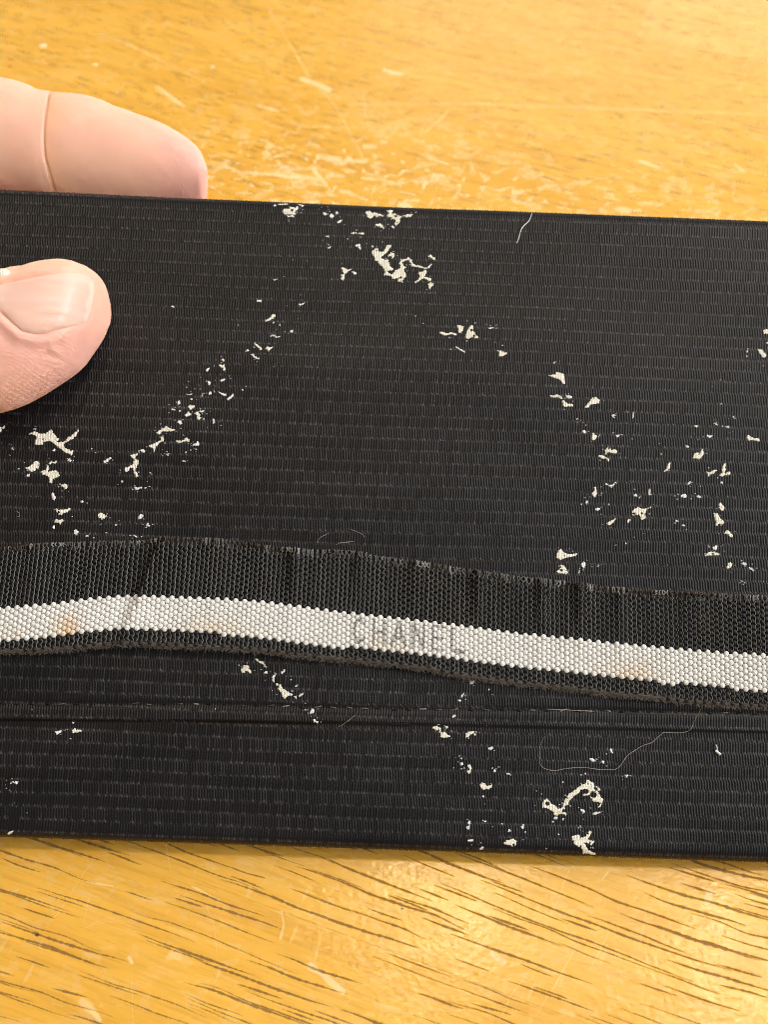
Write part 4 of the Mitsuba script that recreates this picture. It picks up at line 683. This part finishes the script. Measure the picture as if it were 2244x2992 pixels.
for c in range(-112, 113):
    u = (c + 0.5) * COL; s1, s2, tp, bt = (float(f(u)) for f in (t_s1, t_s2, t_top, t_bot))
    for a, b_ in ((tp - 0.6, s1 + 0.05), (s2 - 0.0, bt + 0.7)):
        m = max(2, int(round((a - b_) / (RW * 0.5)))); q = np.linspace(a, b_, m + 1)
        z = u + 0.075 * np.where((np.arange(m + 1) + (c if rng.random() < 0.5 else 0)) % 2, 1, -1) + rng.normal(0, 0.03, m + 1)
        pts = np.stack([z, q, trim_n(z, q) + 0.17 + rng.normal(0, 0.03, m + 1)], 1)
        zig.append(tube(pts, 0.05 * rng.uniform(0.6, 1.2), 4))
    for e in (-0.16, 0.16):
        uu = u + e * 2 * COL * 0.5; q = np.linspace(0, 1, 5); hgt = (0.55 + 0.45 * rng.random()) * (0.6 + 0.8 * float(meshkit.noise(np.array([uu * 0.5, 3.0, 0.0]), 2)))
        vv = float(t_top(uu)) - hgt + hgt * q * 1.02 + rng.normal(0, 0.04)
        x = uu + rng.normal(0, 0.10) + 0.18 * np.sin(q * 3.1) * rng.normal(0, 1)
        fringe.append(tube(np.stack([x, vv, trim_n(x + 0 * q, vv) + 0.05 + 0.22 * np.sin(q * 2.6)], 1), 0.10 * rng.uniform(0.7, 1.2), 5))
def stuff(key, ps, mat, lab, smooth=True):
    m = join(ps); k = put(key, (world(m[0]), m[1]), mat, smooth=smooth); labels[k] = {'label': lab, 'kind': 'stuff'}
stuff('fabric_band__knit_strip__white_stitch', white, 'white_yarn', 'bead-like white stitches of the stripe')
stuff('fabric_band__knit_strip__black_stitch', black, 'black_yarn', 'black stitches above and below the white stripe')
stuff('fabric_band__knit_strip__zigzag_thread', zig, 'zigzag_yarn', 'thin grey zigzag threads between the black stitches')
stuff('fabric_band__knit_strip__edge_loop', fringe, 'fringe_yarn', 'short grey loops along the upper edge, highlights and brown shade painted in')
# rolled, fuzzy lower edge
us2 = np.arange(-74, 74.01, 0.5); vb_ = t_bot(us2) + 0.42
roll = tube(np.stack([us2, vb_, trim_n(us2, vb_) - 0.38], 1), 0.42 + 0.05 * np.sin(us2 * 1.7) + 0.03 * np.sin(us2 * 4.1), 12)
k = put('fabric_band__knit_strip__rolled_edge', (world(roll[0]), roll[1]), 'selvage_yarn', smooth=True); labels[k] = {'label': 'fuzzy dark rolled lower edge of the strip'}
fz = []
for _ in range(5200):
    u = rng.uniform(-62, 62); a = rng.uniform(-0.5, 2.4); v = float(t_bot(u)) + 0.42; n = float(trim_n(np.array(u), np.array(v))) - 0.38
    p0 = np.array([u, v - 0.40 * math.sin(a), n + 0.40 * math.cos(a)]); d = np.array([rng.normal(0, 0.7), -math.sin(a), math.cos(a)]); d /= np.linalg.norm(d)
    l = 0.15 + 0.35 * rng.random() ** 2; bend = rng.normal(0, 0.12, 3)
    fz.append(tube(np.stack([p0, p0 + d * l * 0.5 + bend * 0.5, p0 + d * l + bend]), 0.022, 3))
stuff('fabric_band__knit_strip__fuzz', fz, 'fuzz', 'fine fuzz on the rolled lower edge', False)

# ---------------------------------------------------------------- the hand: thumb in front of the band, index finger behind it
tt, tbm = np.array(TT), np.array(TB)
def lim(pts, extra):
    p = np.vstack([extra, pts]); p = p[np.argsort(p[:, 0], kind='stable')]; x = p[:, 0].copy()
    for i in range(1, len(x)): x[i] = max(x[i], x[i - 1] + 1e-3)
    return PchipInterpolator(x, p[:, 1]), x[-1]
th_top, th_end = lim(tt, [(-86, float(tt[0, 1]) - 5.5), (-74, float(tt[0, 1]) - 2.6)])
th_bot, e2 = lim(tbm, [(-86, float(tbm[0, 1]) - 8.5), (-74, float(tbm[0, 1]) - 4.8)])
ix_top, ix_end = lim(np.array(IT), [(-88, float(IT[0][1]) + 1.2), (-74, float(IT[0][1]) + 1.2)])
ix_bot, e4 = lim(np.array(IB), [(-88, float(IB[0][1]) - 0.5), (-74, float(IB[0][1]))])
th_end, ix_end = min(th_end, e2), min(ix_end, e4)
nail_poly = Polygon(NAIL).buffer(0.25, join_style='round').buffer(-0.25)
cr_ = np.array(CR); crease_u = PchipInterpolator(cr_[np.argsort(cr_[:, 1])][:, 1], cr_[np.argsort(cr_[:, 1])][:, 0])
def th_section(u):
    a, b = th_top(u), th_bot(u); h = np.maximum((a - b) / 2, 0.0); d = 8.6 * np.tanh(1.3 * h / 9.2)
    return (a + b) / 2, h, d, -0.05 + d + (1 - d / 8.6) * 2.6
def ix_section(u):
    a, b = ix_top(u), ix_bot(u); h = np.maximum((a - b) / 2, 0.0); d = 8.6 * np.tanh(1.3 * h / 8.4)
    return (a + b) / 2, h, d, -2 * R + 0.1 - d - (1 - d / 8.6) * 1.2
def finger(section, end, start, nu, na, disp):
    q = np.linspace(0, 1, nu); uu = start + (end - start) * np.where(q < 0.7, q / 0.7 * 0.75, 0.75 + 0.25 * np.sin((q - 0.7) / 0.3 * math.pi / 2))
    ang = np.arange(na) * 2 * math.pi / na
    vc, h, d, nc = section(uu)
    h[-1] = 0.0; d = np.where(h <= 0, 0, d)
    P = np.stack([np.broadcast_to(uu[:, None], (nu, na)), vc[:, None] + h[:, None] * np.cos(ang), nc[:, None] + d[:, None] * np.sin(ang)], -1)
    P = disp(P, ang, h)
    v = P[:-1].reshape(-1, 3); f = tri(grid_faces(nu - 1, na, True)); tip = len(v); v = np.vstack([v, [[uu[-1], vc[-1], nc[-1]], [uu[0] - 3, vc[0], nc[0]]]])
    j = np.arange(na); j2 = (j + 1) % na; last = (nu - 2) * na
    f = np.vstack([f, np.stack([last + j, np.full(na, tip), last + j2], 1), np.stack([j2, np.full(na, tip + 1), j], 1)])
    tm = trimesh.Trimesh(v, f, process=False)
    if tm.volume < 0: tm.invert()
    return m3.Manifold(m3.Mesh(np.asarray(tm.vertices, np.float32), np.asarray(tm.faces, np.uint32)))
def th_disp(P, ang, h):
    u, v = P[..., 0], P[..., 1]; pt = shapely.points(u, v); sd = np.where(shapely.contains(nail_poly, pt), -1, 1) * shapely.distance(nail_poly.exterior, pt)
    front = np.clip(np.sin(ang)[None, :] * 3 + 0.9, 0, 1)
    free = smooth01(-45.5, -44.5, u)                                   # no fold past the free edge
    k = (-0.30 * np.exp(-(sd / 0.22) ** 2) + 0.30 * np.exp(-((sd - 0.85) / 0.6) ** 2) * (1 - 0.8 * free) - 0.25 * (sd < -0.2) - 0.10 * np.exp(-((sd - 2.4) / 0.7) ** 2) * (1 - free)) * front
    bump_ = np.exp(-((u + 46.3) / 0.7) ** 2 - ((v - 18.9) / 0.45) ** 2) - 0.7 * np.exp(-((u + 46.5) / 0.9) ** 2 - ((v - 18.0) / 0.35) ** 2)
    k = k + 0.16 * bump_ * front + 0.35 * (meshkit.fbm(P * 0.25, 3, 2) - 0.5) + 0.10 * (meshkit.fbm(P * 1.6, 2, 4) - 0.5) * np.exp(-((sd - 1.0) / 1.5) ** 2)
    P[..., 1] += k * np.cos(ang) * np.minimum(1, h / 4)[:, None]; P[..., 2] += k * np.sin(ang) * np.minimum(1, h / 4)[:, None]
    return P
def ix_disp(P, ang, h):
    u, v = P[..., 0], P[..., 1]; d = u - crease_u(np.clip(v, cr_[:, 1].min(), cr_[:, 1].max())); front = np.clip(np.sin(ang)[None, :] * 2.5 + 0.8, 0, 1)
    k = (-0.16 * np.exp(-((d - 0.1) / 0.25) ** 2) + 0.06 * np.exp(-((d + 1.7) / 1.2) ** 2)) * front
    k = k + 0.4 * (meshkit.fbm(P * 0.2, 3, 6) - 0.5)
    P[..., 1] += k * np.cos(ang) * np.minimum(1, h / 4)[:, None]; P[..., 2] += k * np.sin(ang) * np.minimum(1, h / 4)[:, None]
    return P
thumb = finger(th_section, th_end, -84, 340, 300, th_disp)
index = finger(ix_section, ix_end, -84, 560, 280, ix_disp)
def ball(p, r): return m3.Manifold.sphere(r, 24).translate([float(x) for x in p])
def bone(a, ra, b, rb): return m3.Manifold.batch_hull([ball(a, ra), ball(b, rb)])
def at_(sec, u):
    vc, h, d, nc = sec(np.array([u])); return np.array([u, vc[0], nc[0]]), float(0.5 * (h[0] + d[0]))
pt, rt = at_(th_section, -80.0); pi_, ri = at_(ix_section, -80.0)
pieces = [bone(pt, rt * 1.0, (-106, 6, 6), 11.5), bone((-106, 6, 6), 11.5, (-140, -18, -2), 15),
          bone(pi_, ri * 1.02, (-118, 52, -15), 10)]
for k, (v0, r) in enumerate(((36, 9.2), (19, 8.8), (4, 7.8))):
    a, b_, c, d = (-121 - 3 * k, v0, -11), (-90 - 0 * k, v0 + 2, -11), (-88, v0 - 3, 1.5), (-106, v0 - 6, 6)
    pieces += [bone(a, r, b_, r * 0.9), bone(b_, r * 0.9, c, r * 0.85), bone(c, r * 0.85, d, r * 0.75)]
pieces += [m3.Manifold.batch_hull([ball((-118, 52, -15), 10), ball((-124, 20, -13), 9), ball((-128, 2, -10), 9), ball((-178, 30, -8), 13), ball((-176, -2, -6), 13), ball((-140, -18, -2), 14)]),
           m3.Manifold.batch_hull([ball((-176, 28, -8), 13), ball((-176, 0, -6), 13), ball((-260, 18, 0), 18), ball((-260, -14, 0), 18)])]
rough = m3.Manifold.batch_boolean(pieces, m3.OpType.Add).refine_to_length(2.2)
whole = (rough + thumb + index)
mm = whole.to_mesh(); hv, hf = np.array(mm.vert_properties[:, :3], float), np.array(mm.tri_verts)
tm = trimesh.Trimesh(hv, hf, process=True); hv, hf = np.array(tm.vertices), np.array(tm.faces)
wgt = (1 - smooth01(-72, -63, hv[:, 0]))[:, None]
e = np.vstack([hf[:, [0, 1]], hf[:, [1, 2]], hf[:, [2, 0]]])
from scipy.sparse import coo_matrix
A = coo_matrix((np.ones(len(e) * 2), (np.r_[e[:, 0], e[:, 1]], np.r_[e[:, 1], e[:, 0]])), (len(hv), len(hv))).tocsr(); A.data[:] = 1
deg = np.asarray(A.sum(1)).ravel()[:, None]
for it in range(90):
    lam = 0.6 if it % 2 == 0 else -0.45
    hv = hv + wgt * lam * ((A @ hv) / deg - hv)
scene['hand'] = mikit.ply((world(hv), hf), 'skin', smooth=True)
labels['hand'] = {'label': 'hand pinching the black band at the left, thumb in front and index finger behind', 'category': 'hand'}
def nail_h(u, v):
    vc, h, d, nc = th_section(np.asarray(u, float)); x = np.clip((v - vc) / np.maximum(h, 0.1), -0.985, 0.985)
    return nc + d * np.sqrt(1 - x * x) + 0.03 + 0.12 * smooth01(0.1, 1.2, shapely.distance(nail_poly.exterior, shapely.points(u, v)))
m = sheet(nail_poly.buffer(-0.05), nail_h, 0.25, 0.30)
scene['hand__nail'] = mikit.ply((world(m[0]), m[1]), 'nail', smooth=40)
labels['hand__nail'] = {'label': 'pink thumbnail with fine lengthwise ridges'}

# ---------------------------------------------------------------- lint and crumbs
LINT = {'hair': ('white_hair', 'short wavy white hair lying across the upper edge of the band', 'hair', 0.085, 'lint_white', 0.3),
    'curl': ('lint_fibre', 'long looping grey fibre on the lower right of the black band', 'lint', 0.042, 'lint_grey', 0.22),
    'thread': ('loose_thread', 'pale brown thread lying along the stitched seam below the strip', 'thread', 0.055, 'lint_grey', 0.3),
    'arc1': ('lint_fibre', 'small bent grey fibre just above the strip, leftmost of the three there', 'lint', 0.035, 'lint_grey', 0.25),
    'arc2': ('lint_fibre', 'short pale fibre touching the upper edge of the knitted strip at the middle', 'lint', 0.05, 'lint_grey', 0.3),
    'arc3': ('lint_fibre', 'thin curved fibre just above the strip, rightmost of the three there', 'lint', 0.03, 'lint_grey', 0.25),
    'hook': ('lint_fibre', 'tiny hook-shaped fibre left of the cream flakes near the thumb', 'lint', 0.035, 'lint_grey', 0.25),
    'wisp': ('lint_fibre', 'short straight wisp of fibre below the seam at the middle', 'lint', 0.035, 'lint_grey', 0.25)}
for kind, pts in FIB:
    if kind in LINT:
        key, lab, cat, r, mat, lift = LINT[kind]
        q = resample(pts, 0.25); x = np.linspace(0, 1, len(q))
        n = panel_n(q[:, 0], np.minimum(q[:, 1], v_top(q[:, 0]) - 0.05)) + lift + 0.12 * np.sin(x * 9 + len(q))
        m = tube(np.column_stack([q, n]), 0.78 * r * (0.8 + 0.4 * meshkit.noise(np.column_stack([q, n]), 3)) * np.minimum(1, 0.35 + 3 * np.minimum(x, 1 - x)), 6)
        k = put(key, (world(m[0]), m[1]), mat, smooth=True); labels[k] = {'label': lab, 'category': cat}
        if key == 'lint_fibre': labels[k]['group'] = 'lint fibres on the black band'
    elif kind == 'splinter':
        q = resample(pts, 0.15); n = panel_n(q[:, 0], q[:, 1]) + np.linspace(0.28, 0.55, len(q)); br = np.array([q[len(q) // 3], q[len(q) // 3] + [0.02, 0.55], q[len(q) // 3] + [-0.12, 0.95]])
        m = join([tube(np.column_stack([q, n]), 0.19, 7), tube(np.column_stack([br, panel_n(br[:, 0], br[:, 1]) + [0.4, 0.5, 0.4]]), 0.07, 5)])
        k = put('white_splinter', (world(m[0]), m[1]), 'lint_white', smooth=True); labels[k] = {'label': 'tiny white forked splinter on the bluish right side of the lower panel', 'category': 'splinter'}
    elif kind == 'sliver':
        m = sheet(Polygon(pts).buffer(0.03), lambda u, v: panel_n(u, v) + 0.34, 0.12, 0.22)
        k = put('pale_sliver', (world(m[0]), m[1]), 'lint_white', smooth=50); labels[k] = {'label': 'small pale sliver near the lower left edge of the band', 'category': 'sliver'}
    elif kind == 'crumb':
        c = np.mean(pts, axis=0); s = trimesh.creation.icosphere(subdivisions=3); v = np.array(s.vertices); v = v * (0.75 + 0.5 * meshkit.fbm(v * 1.5 + 4, 3, 1))[:, None] * [0.95, 0.72, 0.7]
        un = np.array([c[0], c[1]]); vc, h, d, nc = th_section(np.array([un[0]])); x = float(np.clip((un[1] - vc[0]) / h[0], -0.97, 0.97))
        k = put('white_crumb', (world(v + [un[0], un[1], nc[0] + d[0] * math.sqrt(1 - x * x) + 0.2]), np.array(s.faces)), 'flake_cream', smooth=True)
        labels[k] = {'label': 'whitish crumb stuck on the upper side of the thumb at the left', 'category': 'crumb'}
